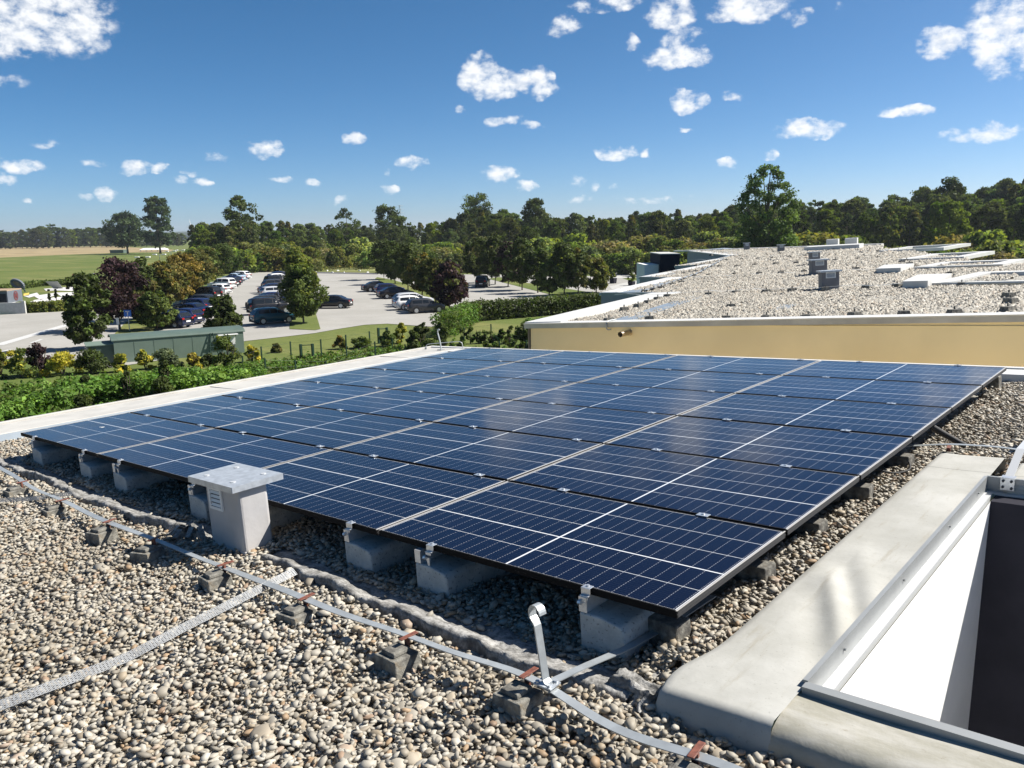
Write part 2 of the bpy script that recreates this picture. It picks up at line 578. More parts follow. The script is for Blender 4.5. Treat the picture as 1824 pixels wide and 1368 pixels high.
def link(name, me, parent=None, M=None, bevel=0.0, bseg=2):
    o = bpy.data.objects.new(name, me)
    COL.objects.link(o)
    if parent is not None:
        o.parent = parent
    if M is not None:
        o.matrix_world = M
    if bevel:
        b = o.modifiers.new('bevel', 'BEVEL')
        b.width = bevel
        b.segments = bseg
        b.limit_method = 'ANGLE'
    return o


def tag(o, label=None, cat=None, group=None, kind=None):
    if label: o['label'] = label
    if cat: o['category'] = cat
    if group: o['group'] = group
    if kind: o['kind'] = kind
    return o


def thing(name, label, cat, M, group=None):
    o = bpy.data.objects.new(name, None)
    COL.objects.link(o)
    o.empty_display_size = .1
    o.matrix_world = M
    return tag(o, label, cat, group)


def dup(o, M=None, label=None, group=None, parent=None):
    c = o.copy()
    COL.objects.link(c)
    if parent is not None:
        c.parent = parent
    for ch in list(o.children):
        dup(ch, parent=c)
    if M is not None:
        c.matrix_world = M
    if label: c['label'] = label
    if group: c['group'] = group
    return c


T = Matrix.Translation


def RZ(a):
    return Matrix.Rotation(a, 4, 'Z')


def roofM(x, y, z=0.0, rz=0.0):
    return M_ROOF @ T((x, y, z)) @ RZ(rz)


def a2w(x, y, z):
    return Vector(A2W @ np.array([x, y, z]) + np.array([0, 0, ZR]))


def ray_w(px, py):
    return RW @ np.array([(px - PW / 2) / FPX, (py - PH / 2) / FPX, 1.0])


def gp(px, py, z=0.0):
    """Where the sight line through a photo pixel meets the level ground."""
    d = ray_w(px, py)
    t = (z - CW[2]) / d[2]
    p = CW + t * d
    return Vector((p[0], p[1], z))


def hor(px):
    return 413 - .0164 * (px - 912)


def at_depth(px, depth):
    """Ground point in the column px at a given depth in front of the camera."""
    d = ray_w(px, hor(px))
    p = CW + d * depth
    return Vector((p[0], p[1], 0))


def depth_of(p):
    return float((np.array(p) - CW) @ RW[:, 2])


ORD = ['first', 'second', 'third', 'fourth', 'fifth', 'sixth', 'seventh', 'eighth', 'ninth', 'tenth', 'eleventh', 'twelfth', 'thirteenth', 'fourteenth']
ZG = -0.235                                               # gravel level under the panels, roof frame
exec_parts = []

# ================================================================== the near roof
bld = thing('building', 'low building under the solar panels with a gravel roof and cream edge sheets', 'building', M_ROOF)
WELL = (0.55, 3.2, 0.02, 2.74)                            # opening of the light well in the roof frame
m = MB()
Z0 = ZG - .035
for (x0, x1, y0, y1) in ((-8.3, .30, -7, 6.76), (.30, 6, -7, -.15), (.30, 6, 3.05, 6.76), (3.35, 6, -.15, 3.05)):
    m.add([(x0, y0, Z0), (x1, y0, Z0), (x1, y1, Z0), (x0, y1, Z0)], [(0, 1, 2, 3)])
m.obj('roof_deck', 'gravel_bed_pale', bld)
m = MB()
m.box(-8.78, -8.45, -7, 7.05, -ZR - .2, ZG - .05)
m.box(-8.45, 6, 6.80, 7.0, -ZR - .2, ZG - .05)
m.obj('wall', 'ochre_plaster', bld)
m = MB()                                                   # left edge: cream sheet with a bright outer upstand
m.hexa([(-8.86, -7, ZG), (-8.12, -7, ZG - .03), (-8.12, 7.1, ZG - .03), (-8.86, 7.1, ZG)], [(-8.86, -7, -.150), (-8.14, -7, -.142), (-8.14, 7.1, -.142), (-8.86, 7.1, -.150)])
m.box(-8.93, -8.862, -7, 7.14, -.36, -.128)
for y in (-3.1, -.1, 2.9, 5.9):
    m.box(-8.86, -8.15, y, y + .012, -.149, -.139)
m.obj('edge_sheet', 'cream_sheet', bld, bevel=.006)
m = MB()
m.hexa([(-8.118, -7, ZG - .05), (-8.08, -7, ZG - .05), (-8.08, 6.74, ZG - .05), (-8.118, 6.74, ZG - .05)], [(-8.135, -7, -.150), (-8.125, -7, -.150), (-8.125, 6.74, -.150), (-8.135, 6.74, -.150)])
m.obj('flashing', 'sky_tint_sheet', bld)
m = MB()
m.hexa([(-8.22, 6.745, ZG - .04), (6, 6.745, ZG - .04), (6, 7.04, ZG - .04), (-8.22, 7.04, ZG - .04)], [(-8.22, 6.755, -.150), (6, 6.755, -.150), (6, 7.04, -.143), (-8.22, 7.04, -.143)])
m.box(-8.85, 6, 7.042, 7.13, -.34, -.128)
m.obj('far_edge_sheet', 'white_sheet', bld, bevel=.006)

# curb of soft roofing membrane round the light well: a lofted, slightly sagging sheet
def curb_sheet():
    m = MB()
    # left leg: cross-sections along Y; columns across X
    ny, nx = 170, 30
    y0, y1 = -.30, 3.42
    vs, fs = [], []
    prof = [(-.012, ZG - .05), (-.006, -.205), (.004, -.175), (.020, -.158), (.05, -.151)]
    xs = [p[0] for p in prof] + list(np.linspace(.14, .398, nx - len(prof)))
    for j in range(ny):
        t = j / (ny - 1)
        y = y0 + (y1 - y0) * t
        for i, x in enumerate(xs):
            z = prof[i][1] if i < len(prof) else -.150 + .006 * math.sin(4 * x)
            bulge = -.03 * math.exp(-((y + .12) / .16) ** 2) * (1 if x < .2 else max(0, 1 - (x - .2) / .2))
            xx = x + .085 + bulge * (1.6 if i < 8 else .3)
            w = math.exp(-((y - .75) / .42) ** 2)
            top = min(1, max(0, (x - .06) / .08))
            q = (y - .70) + (x - .25) * 2.3                # diagonal creases where the sheet slackens
            fold = .022 * math.exp(-(q / .11) ** 2) - .010 * math.exp(-((q - .19) / .10) ** 2) + .013 * math.exp(-((q - .40) / .14) ** 2) - .008 * math.exp(-((q + .24) / .13) ** 2)
            z += top * fold * max(0, 1 - ((x - .23) / .21) ** 4) * (.7 + .3 * math.sin(y * 3))
            q2 = (y - 2.25) - (x - .25) * 1.1
            z += top * .010 * math.exp(-(q2 / .12) ** 2) * max(0, 1 - ((x - .3) / .2) ** 2)
            z += top * .006 * math.sin(y * 3.1 + x * 5)
            e = min((y - y0) / .034, (y1 - y) / .05)
            if e < 1:                                       # rounded ends
                e = max(0, e)
                z = (ZG - .06) + (z - ZG + .06) * math.sin(e * math.pi / 2) ** .7
            vs.append((xx, y, z))
    for j in range(ny - 1):
        for i in range(nx - 1):
            a = j * nx + i
            fs.append((a, a + 1, a + nx + 1, a + nx))
    m.add(vs, fs)
    return m


curb_sheet().obj('membrane_curb', 'membrane', bld, smooth=True)
m = MB()                                                   # near leg: a stained sheet lapped over the corner
vs, fs = [], []
ys = [(-.292, ZG - .06), (-.290, -.215), (-.280, -.186), (-.255, -.164), (-.22, -.152)] + [(y, -.147) for y in np.linspace(-.18, .01, 8)]
nx = 60
for i in range(nx):
    x = .478 + (3.6 - .478) * i / (nx - 1)
    for (y, z) in ys:
        vs.append((x, y + .035 * (i == 0) * 0, z + .004 * math.sin(x * 7 + y * 4) * (y > -.2)))
k = len(ys)
for i in range(nx - 1):
    for j in range(k - 1):
        fs.append((i * k + j, (i + 1) * k + j, (i + 1) * k + j + 1, i * k + j + 1))
m.add(vs, fs)
m.obj('membrane_lap', 'membrane_dirty', bld, smooth=True)
m = MB()                                                   # far leg
m.hexa([(.57, 2.78, ZG - .05), (3.6, 2.78, ZG - .05), (3.6, 3.42, ZG - .05), (.57, 3.42, ZG - .05)], [(.57, 2.79, -.146), (3.6, 2.79, -.146), (3.6, 3.34, -.151), (.57, 3.34, -.151)])
m.obj('membrane_far', 'membrane', bld, bevel=.03, bseg=4)
m = MB()                                                   # lapped patches on the membrane
def patch(cx, cy, pts, z):
    m.add([(cx + x, cy + y, z) for x, y in pts] + [(cx + x * .97, cy + y * .97, z + .003) for x, y in pts],
          [tuple(range(len(pts), 2 * len(pts)))] + [(i, (i + 1) % len(pts), len(pts) + (i + 1) % len(pts), len(pts) + i) for i in range(len(pts))])
0 and patch(.475, -.06, [(-.10, -.10), (.0, -.10), (.02, -.02), (.0, .05), (-.06, .05), (-.10, 0)], -.1445)
0 and patch(.14, -.13, [(.06 * math.cos(a) * 1.2, .10 * math.sin(a)) for a in np.linspace(0, 2 * math.pi, 14)[:-1]], -.155)

# aluminium rail round the opening: upstand, ledge, drip
def rail(m, pts, closed=False):
    pass
m = MB()
x0, x1, y0, y1 = .487, 3.3, .0, 2.80
m.box(x0, x0 + .006, y0, y1, -.200, -.118)                # left upstand
m.box(x0 - .012, x0, y0, y1, -.128, -.118)
m.box(x0, x1, y1, y1 + .006, -.205, -.118)                # far upstand
m.box(x0, x1, y1 + .006, y1 + .018, -.128, -.118)
m.box(x0, x1, y0 - .006, y0, -.205, -.122)                # near upstand
m.box(x0, x1, y0 - .036, y0 - .006, -.134, -.122)
m.box(x0, x1, y0 - .040, y0 - .036, -.150, -.122)
m.box(x1, x1 + .006, y0, y1, -.2, -.118)
for y in (.35, 1.1, 1.9, 2.55):
    m.tube([(x0 + .006, y, -.155), (x0 + .014, y, -.155)], .006, 8)
m.obj('courtyard_rail', 'pale_metal', bld)  # metal darkened for the weak light on the upstand
m = MB()
m.box(x0 + .006, x0 + .046, y0, y1 - .04, -.206, -.200)
m.box(x0 + .006, x1, y1 - .040, y1, -.212, -.205)
m.box(x0 + .040, x0 + .046, y0, y1 - .06, -.232, -.2065)
m.box(x0 + .006, x1, y1 - .046, y1 - .0405, -.245, -.206)
m.box(x0 + .046, x1, y0, y0 + .04, -.212, -.205)
m.obj('rail_ledge', 'bright_metal', bld)  # same rail in paler metal: sunlight on the ledge put into colour
m = MB()
up = Vector(np.linalg.inv(A2W) @ np.array([0, 0, 1.0]))
def drop(x, y, z, d):
    return Vector((x, y, z)) - up * d
wx, wy = .545, 2.62
lo = 5.2
m.add([(wx, .01, -.215), (wx, wy, -.215), drop(wx, wy, -.215, lo), drop(wx, .01, -.215, lo)], [(0, 1, 2, 3)])
m.obj('courtyard_wall_white', 'white_plaster', bld)
m = MB()
m.add([(wx, wy, -.215), (3.25, wy, -.215), drop(3.25, wy, -.215, lo), drop(wx, wy, -.215, lo)], [(0, 1, 2, 3)])
m.add([(wx, wy, -.2155), (3.25, wy, -.2155), (3.25, 2.79, -.2155), (wx, 2.79, -.2155)], [(0, 1, 2, 3)])
m.obj('courtyard_wall_slate', 'slate_panel', bld)
m = MB()
m.add([(3.25, wy, -.215), (3.25, .01, -.215), drop(3.25, .01, -.215, lo), drop(3.25, wy, -.215, lo)], [(0, 1, 2, 3)])
m.add([(3.25, .01, -.215), (wx, .01, -.215), drop(wx, .01, -.215, lo), drop(3.25, .01, -.215, lo)], [(0, 1, 2, 3)])
m.obj('courtyard_wall', 'white_plaster', bld)
m = MB()
m.add([drop(wx, .01, -.215, lo), drop(3.25, .01, -.215, lo), drop(3.25, wy, -.215, lo), drop(wx, wy, -.215, lo)], [(0, 1, 2, 3)])
m.obj('courtyard_floor', 'stone_grey', bld)


# ------------------------------------------------------------------ pebbles
def ico(sub):
    bm = bmesh.new()
    bmesh.ops.create_icosphere(bm, subdivisions=sub, radius=1)
    v = np.array([p.co[:] for p in bm.verts])
    f = np.array([[p.index for p in q.verts] for q in bm.faces])
    bm.free()
    return v, f


PAL = np.array([(.33, .318, .285), (.385, .372, .338), (.44, .43, .395), (.29, .275, .24), (.35, .31, .25), (.31, .26, .19), (.24, .215, .175), (.31, .21, .12), (.17, .158, .135), (.35, .275, .22), (.27, .18, .12)])
PAL = (PAL * .80 + np.array([.345, .33, .293]) * .20) * np.array([.93, .90, .85])
PALW = np.array([.22, .20, .13, .12, .11, .07, .05, .03, .03, .03, .01])


def rot_mats(n, tilt):
    yaw = RNG.uniform(0, 2 * math.pi, n)
    tx, ty = RNG.normal(0, tilt, n), RNG.normal(0, tilt, n)
    def rx(a):
        c, s = np.cos(a), np.sin(a); z, o = np.zeros(n), np.ones(n)
        return np.stack([np.stack([o, z, z], -1), np.stack([z, c, -s], -1), np.stack([z, s, c], -1)], 1)
    def ry(a):
        c, s = np.cos(a), np.sin(a); z, o = np.zeros(n), np.ones(n)
        return np.stack([np.stack([c, z, s], -1), np.stack([z, o, z], -1), np.stack([-s, z, c], -1)], 1)
    def rz(a):
        c, s = np.cos(a), np.sin(a); z, o = np.zeros(n), np.ones(n)
        return np.stack([np.stack([c, -s, z], -1), np.stack([s, c, z], -1), np.stack([z, z, o], -1)], 1)
    return np.einsum('nij,njk,nkl->nil', rx(tx), ry(ty), rz(yaw))


def stones_arrays(P, size, sub, tilt=.38, flat=(.30, .46), pal=PAL, palw=PALW):
    n = len(P)
    bv, bf = ico(sub)
    nb = len(bv)
    L = size * RNG.lognormal(0, .30, n)
    S = np.stack([L * .5, L * .5 * RNG.uniform(.52, .92, n), L * .5 * RNG.uniform(*flat, n)], -1)
    V = bv[None] * S[:, None, :]
    # lumps: each stone is a little lopsided
    k = RNG.normal(0, 1, (n, 3, 3))
    V = V * (1 + .17 * np.sin(np.einsum('nij,vj->nvi', k, bv) * 1.6 + RNG.uniform(0, 6, (n, 1, 3))))
    V = np.einsum('nij,nvj->nvi', rot_mats(n, tilt), V) + P[:, None, :]
    F = bf[None] + (np.arange(n) * nb)[:, None, None]
    c = pal[RNG.choice(len(pal), n, p=palw / palw.sum())] * RNG.uniform(.85, 1.12, (n, 1))
    d_ = .5 + .5 * np.sin(P[:, 0] * 1.9 + 1.3 * np.sin(P[:, 1] * 2.3)) * np.sin(P[:, 1] * 2.7 + .8 * np.sin(P[:, 0] * 3.1))
    c = c * (1.06 - .22 * d_[:, None] * np.array([.9, 1.0, 1.15]))     # dustier and darker drifts
    Cc = np.repeat(c, nb, 0)
    return V.reshape(-1, 3), F.reshape(-1, 3), Cc


def np_mesh(name, parts, material, smooth=True):
    V, F, Cc, o = [], [], [], 0
    for v, f, c in parts:
        V.append(v); F.append(f + o); Cc.append(c); o += len(v)
    V, F, Cc = np.concatenate(V), np.concatenate(F), np.concatenate(Cc)
    me = bpy.data.meshes.new(name)
    me.vertices.add(len(V))
    me.vertices.foreach_set('co', V.astype(np.float32).ravel())
    me.loops.add(F.size)
    me.loops.foreach_set('vertex_index', F.astype(np.int32).ravel())
    k = F.shape[1]
    me.polygons.add(len(F))
    me.polygons.foreach_set('loop_start', np.arange(0, F.size, k, dtype=np.int32))
    me.polygons.foreach_set('loop_total', np.full(len(F), k, dtype=np.int32))
    if smooth:
        me.polygons.foreach_set('use_smooth', np.ones(len(F), dtype=bool))
    at = me.color_attributes.new('tint', 'FLOAT_COLOR', 'POINT')
    at.data.foreach_set('color', np.concatenate([Cc, np.ones((len(Cc), 1))], 1).astype(np.float32).ravel())
    me.materials.append(MATS[material])
    me.update(calc_edges=True)
    return me


def in_view(P, pad=60):
    c = (P - CA) @ RC.T
    x = PW / 2 + FPX * c[:, 0] / c[:, 2]
    y = PH / 2 + FPX * c[:, 1] / c[:, 2]
    return (c[:, 2] > .1) & (x > -pad) & (x < PW + pad) & (y > -pad) & (y < PH + pad * 2)


def scatter(x0, x1, y0, y1, dens, jitter=.95):
    s = 1 / math.sqrt(dens)
    gx, gy = np.meshgrid(np.arange(x0, x1, s), np.arange(y0, y1, s))
    P = np.stack([gx.ravel(), gy.ravel()], -1)
    return P + RNG.uniform(-.5, .5, P.shape) * s * jitter


def heap(x, y):
    return .012 * np.sin(x * 2.1 + y * 1.3) + .010 * np.sin(x * 4.7 - y * 3.9 + 1) + .006 * np.sin(x * 9.1 + y * 7.7)


PTS = []
P = np.concatenate([scatter(-8.1, .06, -4.2, .35, 2250), scatter(-8.2, -7.05, .35, 6.7, 1300), scatter(-.16, .12, .0, 3.6, 2000), scatter(-.16, 2.2, 3.36, 6.74, 1600),
                    scatter(.06, 2.6, -1.9, -.30, 2100)])
keep = np.ones(len(P), bool)
fy = -.26 + .04 * np.sin(P[:, 0] * 1.7)
keep &= ~((P[:, 1] > fy - .035) & (P[:, 1] < fy + .15) & (P[:, 0] < -.05) & (P[:, 0] > -7.5) & ~((P[:, 0] > -3.16) & (P[:, 0] < -2.58)) & (RNG.random(len(P)) < .97))
keep &= ~((P[:, 0] > .06) & (P[:, 1] > -.30) & (P[:, 1] < 3.36))
keep &= ~((P[:, 0] > -3.05) & (P[:, 0] < -2.69) & (P[:, 1] > -.24) & (P[:, 1] < -.07))
P = P[keep]
z = ZG - .012 + heap(P[:, 0], P[:, 1]) + RNG.uniform(-.012, .010, len(P))
z += .035 * np.exp(-((P[:, 0] + .0) / .16) ** 2) * (P[:, 1] > 0) * (P[:, 1] < 3.6)
P3 = np.column_stack([P, z])
P3 = P3[in_view(P3, 520)]
dist = np.linalg.norm(P3 - CA, axis=1)
near = (dist < 3.3) & in_view(P3, 30)
parts = [stones_arrays(P3[near], .0345, 2, .24), stones_arrays(P3[~near], .0345, 1, .24)]
# a second, sparser layer on top
sel = RNG.random(len(P3)) < .55
P4 = P3[sel] + np.column_stack([RNG.uniform(-.015, .015, (sel.sum(), 2)), RNG.uniform(.010, .022, sel.sum())])
parts.append(stones_arrays(P4, .030, 1, .34))
me = np_mesh('roof_gravel', parts, 'pebble')
g = link('roof_gravel', me, None, M_ROOF)
tag(g, 'round pale river pebbles covering the near flat roof', 'gravel', kind='stuff')

# ------------------------------------------------------------------ solar panels
def make_panel():
    t = thing('solar_panel', '', 'solar panel', roofM(0, 0))
    L, D, H = PAN_L / 2, PAN_D / 2, .030
    m = MB(); m.box(-L + .002, L - .002, -D + .002, D - .002, -.010, -.0015)
    m.obj('cell_sheet', 'panel_cells', t)
    for s in (-1, 1):
        a, b = sorted((s * D, s * (D - .009)))
        m = MB(); m.box(-L, L, a, b, -H, 0)
        m.obj('long_frame_bar', 'black_frame', t)
    for s in (-1, 1):
        a, b = sorted((s * L, s * (L - .010)))
        m = MB(); m.box(a, b, -D + .0095, D - .0095, -H, -.0012)
        bar = m.obj('short_frame_bar', 'edge_frame', t)
        a, b = sorted((s * (L + .0005), s * (L - .006)))
        m = MB(); m.box(a, b, -D, D, -.0011, .0006)
        m.obj('frame_glint', 'edge_glint', bar)
        a, b = sorted((s * (L + .0015), s * L))
        m = MB(); m.box(a, b, -D + .0005, D - .0005, -.017, -.0135)
        m.obj('frame_rib', 'edge_frame', bar)
    m = MB(); m.box(-L + .011, L - .011, -D + .010, D - .010, -.0106, -.0102)
    m.obj('anti_bounce_sheet', 'anti_bounce_back', t)  # added dark sheet that keeps the shade below the panels deep
    m = MB(); m.box(-.12, .12, D - .24, D - .10, -.028, -.0102)
    m.obj('junction_box', 'black_rubber', t)
    return t


UP, VP = 1.774, 1.0424
ROWN = ['front', 'second', 'third', 'fourth', 'fifth', 'back']
COLN = ['right-end', 'second from right', 'third from right', 'left-end']
proto = make_panel()
first = True
for r in range(6):
    for c in range(4):
        x, y = -(c + .5) * UP, (r + .5) * VP
        flip = (c % 2 == 1) ^ (r == 2 and c == 2)
        M = roofM(x, y, random.uniform(-.0015, .0015), math.pi if flip else 0) @ Matrix.Rotation(random.uniform(-.0025, .0025), 4, 'X') @ Matrix.Rotation(random.uniform(-.0015, .0015), 4, 'Y')
        p = proto if first else dup(proto)
        first = False
        p.matrix_world = M
        place = {0: 'at the right end', 1: 'second from the right', 2: 'third from the right', 3: 'at the left end'}[c]
        tag(p, f'dark blue solar panel {place} of the {ROWN[r]} row', 'solar panel', 'solar panels of the roof array')

for o in [o for o in COL.objects if o.get('label', '') == 'dark blue solar panel at the left end of the front row']:
    m = MB()
    for (dx, dy, r0) in ((0, 0, .022), (.03, .012, .012), (-.02, .018, .009)):
        m.add([(.30 + dx + r0 * math.cos(a) * (1 + .3 * math.sin(3 * a)), -.02 + dy + r0 * .7 * math.sin(a), -.0008) for a in np.linspace(0, 6.28, 12)[:-1]], [tuple(range(11))])
    m.obj('bird_dropping', 'golf_white', o)

# clamps on the front edge and in the gaps between rows
def clamp_front():
    t = thing('edge_clamp', '', 'clamp', roofM(0, 0))
    m = MB()
    m.box(-.022, .022, -.004, .024, .0008, .004)
    m.box(-.022, .022, -.010, -.0045, -.028, .004)
    m.box(-.022, .022, -.022, -.0105, -.030, -.026)
    m.box(-.018, .018, -.022, -.018, -.045, -.0305)
    m.obj('hook_plate', 'clamp_metal', t, bevel=.0015)
    m = MB()
    m.hexa([(-.014, -.026, -.055), (.010, -.026, -.055), (.004, -.022, -.098), (-.006, -.022, -.098)], [(-.014, -.010, -.055), (.010, -.010, -.055), (.004, -.018, -.098), (-.006, -.018, -.098)])
    m.obj('tongue', 'clamp_metal', t)
    for p_, q_, r_ in (((-.024, -.03, -.055), (-.010, -.03, -.055), .010), ((0, .012, .004), (0, .012, .010), .007)):
        m = MB(); m.tube([p_, q_], r_, 8)
        m.obj('bolt', 'clamp_metal', t)
    return t


CLX = [-.424, -1.36, -1.995, -3.09, -3.70, -4.87, -5.56, -6.70]
pc = clamp_front()
for i, x in enumerate(CLX):
    p = pc if i == 0 else dup(pc)
    p.matrix_world = roofM(x, 0, 0, random.uniform(-.06, .06))
    tag(p, f'silver clamp on the front edge of the array, {ORD[i]} from the right corner', 'clamp', 'clamps on the front panel edge')


def clamp_mid():
    t = thing('middle_clamp', '', 'clamp', roofM(0, 0))
    m = MB(); m.box(-.032, .032, -.021, .021, .0008, .0042)
    m.obj('top_plate', 'clamp_metal', t, bevel=.001)
    m = MB(); m.tube([(0, 0, .0042), (0, 0, .0105)], .008, 6); m.obj('bolt', 'clamp_metal', t)
    return t


pm = clamp_mid()
first = True
for r in range(1, 6):
    for i, x in enumerate(CLX):
        p = pm if first else dup(pm)
        first = False
        p.matrix_world = roofM(x + (.02 if i % 2 else -.02), r * VP, 0)
        tag(p, f'small silver clamp between the {ROWN[r - 1]} and {ROWN[r]} panel rows, {ORD[i]} from the right', 'clamp', 'clamps between panel rows')
for i, x in enumerate(CLX):                                # clamps along the back edge
    p = dup(pm)
    p.matrix_world = roofM(x, 6 * VP - .008, 0)
    tag(p, f'silver clamp on the back edge of the array, {ORD[i]} from the right', 'clamp', 'clamps on the back panel edge')

# concrete ballast beams and aluminium rails under the panels
def beam(x, w=.225):
    t = thing('ballast_block', '', 'concrete block', roofM(x, -.03))
    b0 = ZG - .03
    m = MB()
    prof = [(0, b0), (w, b0), (w - .005, -.138), (w - .026, -.116), (.10, -.098), (0, -.098)]
    lo = [(px_, 0, pz) for px_, pz in prof]
    hi = [(px_, .48, pz) for px_, pz in prof]
    m.hexa(lo[::-1], hi[::-1])
    m.obj('concrete_body', 'concrete', t, bevel=.008, bseg=2)
    m = MB(); m.box(-.004, .036, .006, .46, -.0978, -.032)
    m.obj('mounting_rail', 'clamp_metal', t)
    return t


pb = beam(0)
for i, x in enumerate([-.446, -1.452, -2.022, -3.16, -3.75, -4.96, -5.62, -6.72]):
    p = pb if i == 0 else dup(pb)
    p.matrix_world = roofM(x, -.03)
    tag(p, f'pale concrete block under the front panel edge, {ORD[i]} from the right corner', 'concrete block', 'concrete blocks under the front row')
for r in range(1, 7):                                      # beams under the further rows, seen in glimpses at the right edge
    for i, x in enumerate([-.60, -1.452, -2.022, -3.16, -3.75, -4.96, -5.62, -6.72]):
        if r > 1 and 0 < i < 7:
            continue
        p = dup(pb)
        p.matrix_world = roofM(x, r * VP - (.52 if r == 6 else .24))
        tag(p, f'concrete block under the panels below the {ORD[r - 1]} row joint, {ORD[i]} from the right', 'concrete block', 'concrete blocks under the array')


def small_block(label, x, y, rz=0, s=1.0, group='dark blocks along the right panel edge', z=ZG):
    m = MB()
    m.hexa([(-.10, -.06, -.05), (.075, -.06, -.05), (.075, .06, -.05), (-.10, .06, -.05)], [(-.095, -.052, .085 * s), (.066, -.052, .085 * s), (.066, .052, .085 * s), (-.095, .052, .085 * s)])
    return tag(m.obj('edge_block', 'old_concrete', None, M=roofM(x, y, z, rz), bevel=.008), label, 'block', group)


for i, (x, y) in enumerate([(-.15, .19), (-.10, .92), (-.11, 1.62), (-.10, 2.36), (-.09, 3.17), (-.14, 6.33)]):
    small_block(f'weathered block under the right panel edge, {ORD[i]} from the near corner', x, y, random.uniform(-.12, .12), 1.15 if i != 5 else 1.6)


# ------------------------------------------------------------------ near ventilation stack
def make_vent(name, label, M, body='vent_body', base_white=False, w=.38, d=.19, h=.44, cap=(-.09, .41, -.05, .28), louvre=(.05, .20, .26, .40), group=None):
    t = thing(name, label, 'roof vent', M, group)
    m = MB(); m.box(0, w, 0, d, 0, h)
    b = m.obj('vent_body', body, t, bevel=.02, bseg=3)
    m = MB(); m.hexa([(-.012, -.012, -.02), (w + .012, -.012, -.02), (w + .012, d + .012, -.02), (-.012, d + .012, -.02)], [(-.002, -.002, .045), (w + .002, -.002, .045), (w + .002, d + .002, .045), (-.002, d + .002, .045)])
    m.obj('base_collar', 'white_sheet' if base_white else body, t, bevel=.01)
    m = MB(); x0, x1, y0, y1 = cap
    m.box(x0, x1, y0, y1, h + .006, h + .010)
    m.box(x0, x1, y0 - .003, y0, h - .026, h + .010); m.box(x0, x1, y1, y1 + .003, h - .026, h + .010)
    m.box(x0 - .003, x0, y0, y1, h - .026, h + .010); m.box(x1, x1 + .003, y0, y1, h - .026, h + .010)
    cp = m.obj('cap', 'galvanised', t)
    for fx in (.2, .8):
        for fy in (.2, .8):
            m = MB(); m.tube([(x0 + (x1 - x0) * fx, y0 + (y1 - y0) * fy, h + .010), (x0 + (x1 - x0) * fx, y0 + (y1 - y0) * fy, h + .014)], .016, 10)
            m.obj('cap_screw', 'bright_metal', cp)
    a, b_, c, e = louvre
    m = MB()
    m.box(a, b_, -.010, -.001, e - .018, e); m.box(a, b_, -.010, -.001, c, c + .018)
    m.box(a, a + .018, -.010, -.001, c + .018, e - .018); m.box(b_ - .018, b_, -.010, -.001, c + .018, e - .018)
    g = m.obj('grille', 'louvre', t)
    n = 4
    for i in range(n):
        m = MB()
        zz = c + .018 + (e - c - .036) * (i + .15) / n
        hh = (e - c - .036) / n
        m.add([(a + .018, -.009, zz), (b_ - .018, -.009, zz), (b_ - .018, -.002, zz + hh * .60), (a + .018, -.002, zz + hh * .60)], [(0, 1, 2, 3)])
        m.obj('louvre_slat', 'louvre', g)
    m = MB(); m.box(a + .018, b_ - .018, -.0012, -.0006, c + .018, e - .018); m.obj('grille_back', 'dark_gap', g)
    return t


make_vent('roof_vent', 'grey sheet metal roof vent with a galvanised cap in front of the panels', roofM(-3.06, -.25, -.265))

make_vent('roof_vent', 'grey sheet metal roof vent standing on the gravel right of the courtyard rail', roofM(.78, 4.25, -.265))  # unseen stack, added only to cast a shadow on the gravel

# ------------------------------------------------------------------ felt runner along the front edge
def felt_mesh():
    m = MB()
    nx, ny = 300, 17
    r = random.Random(3)
    for (xa, xb) in ((-.06, -2.60), (-3.14, -7.7)):
        n = int(nx * abs(xb - xa) / 7)
        vs, fs = [], []
        for i in range(n):
            x = xa + (xb - xa) * i / (n - 1)
            yo = -.275 + .03 * math.sin(x * 1.7) + .018 * math.sin(x * 5.3 + 1) + .012 * math.sin(x * 13) + .006 * math.sin(x * 37)
            end = min(1, abs(x - xa) / .12, abs(x - xb) / .12)
            hump = (.034 + .012 * math.sin(x * 3.1 + .6) + .007 * math.sin(x * 9.3) + .004 * math.sin(x * 29)) * end
            wid = .25 + .04 * math.sin(x * 2.3)
            for j in range(ny):
                t = j / (ny - 1)
                if t < .22:                                 # torn outer edge: a short steep side, undercut in places
                    a = t / .22
                    y = yo - .012 * (1 - a) + .012 * math.sin(x * 17 + 2) * (1 - a)
                    zz = ZG - .05 + (hump + .050) * a
                else:
                    a = (t - .22) / .78
                    y = yo + a * wid
                    zz = ZG + hump * math.exp(-(a / .30) ** 2) - .020 * a * (1 - math.exp(-(a / .3) ** 2)) + .006 * math.sin(x * 7 + a * 9)
                vs.append((x, y + r.uniform(-.004, .004), zz + r.uniform(-.0035, .0035)))
        for i in range(n - 1):
            for j in range(ny - 1):
                a = i * ny + j
                fs.append((a, a + 1, a + ny + 1, a + ny))
        m.add(vs, fs)
    return m


fo = felt_mesh().obj('felt_runner', 'felt', None, smooth=True, M=M_ROOF)
tag(fo, 'frayed grey roofing felt strip with a rolled edge along the panel front', 'felt strip')
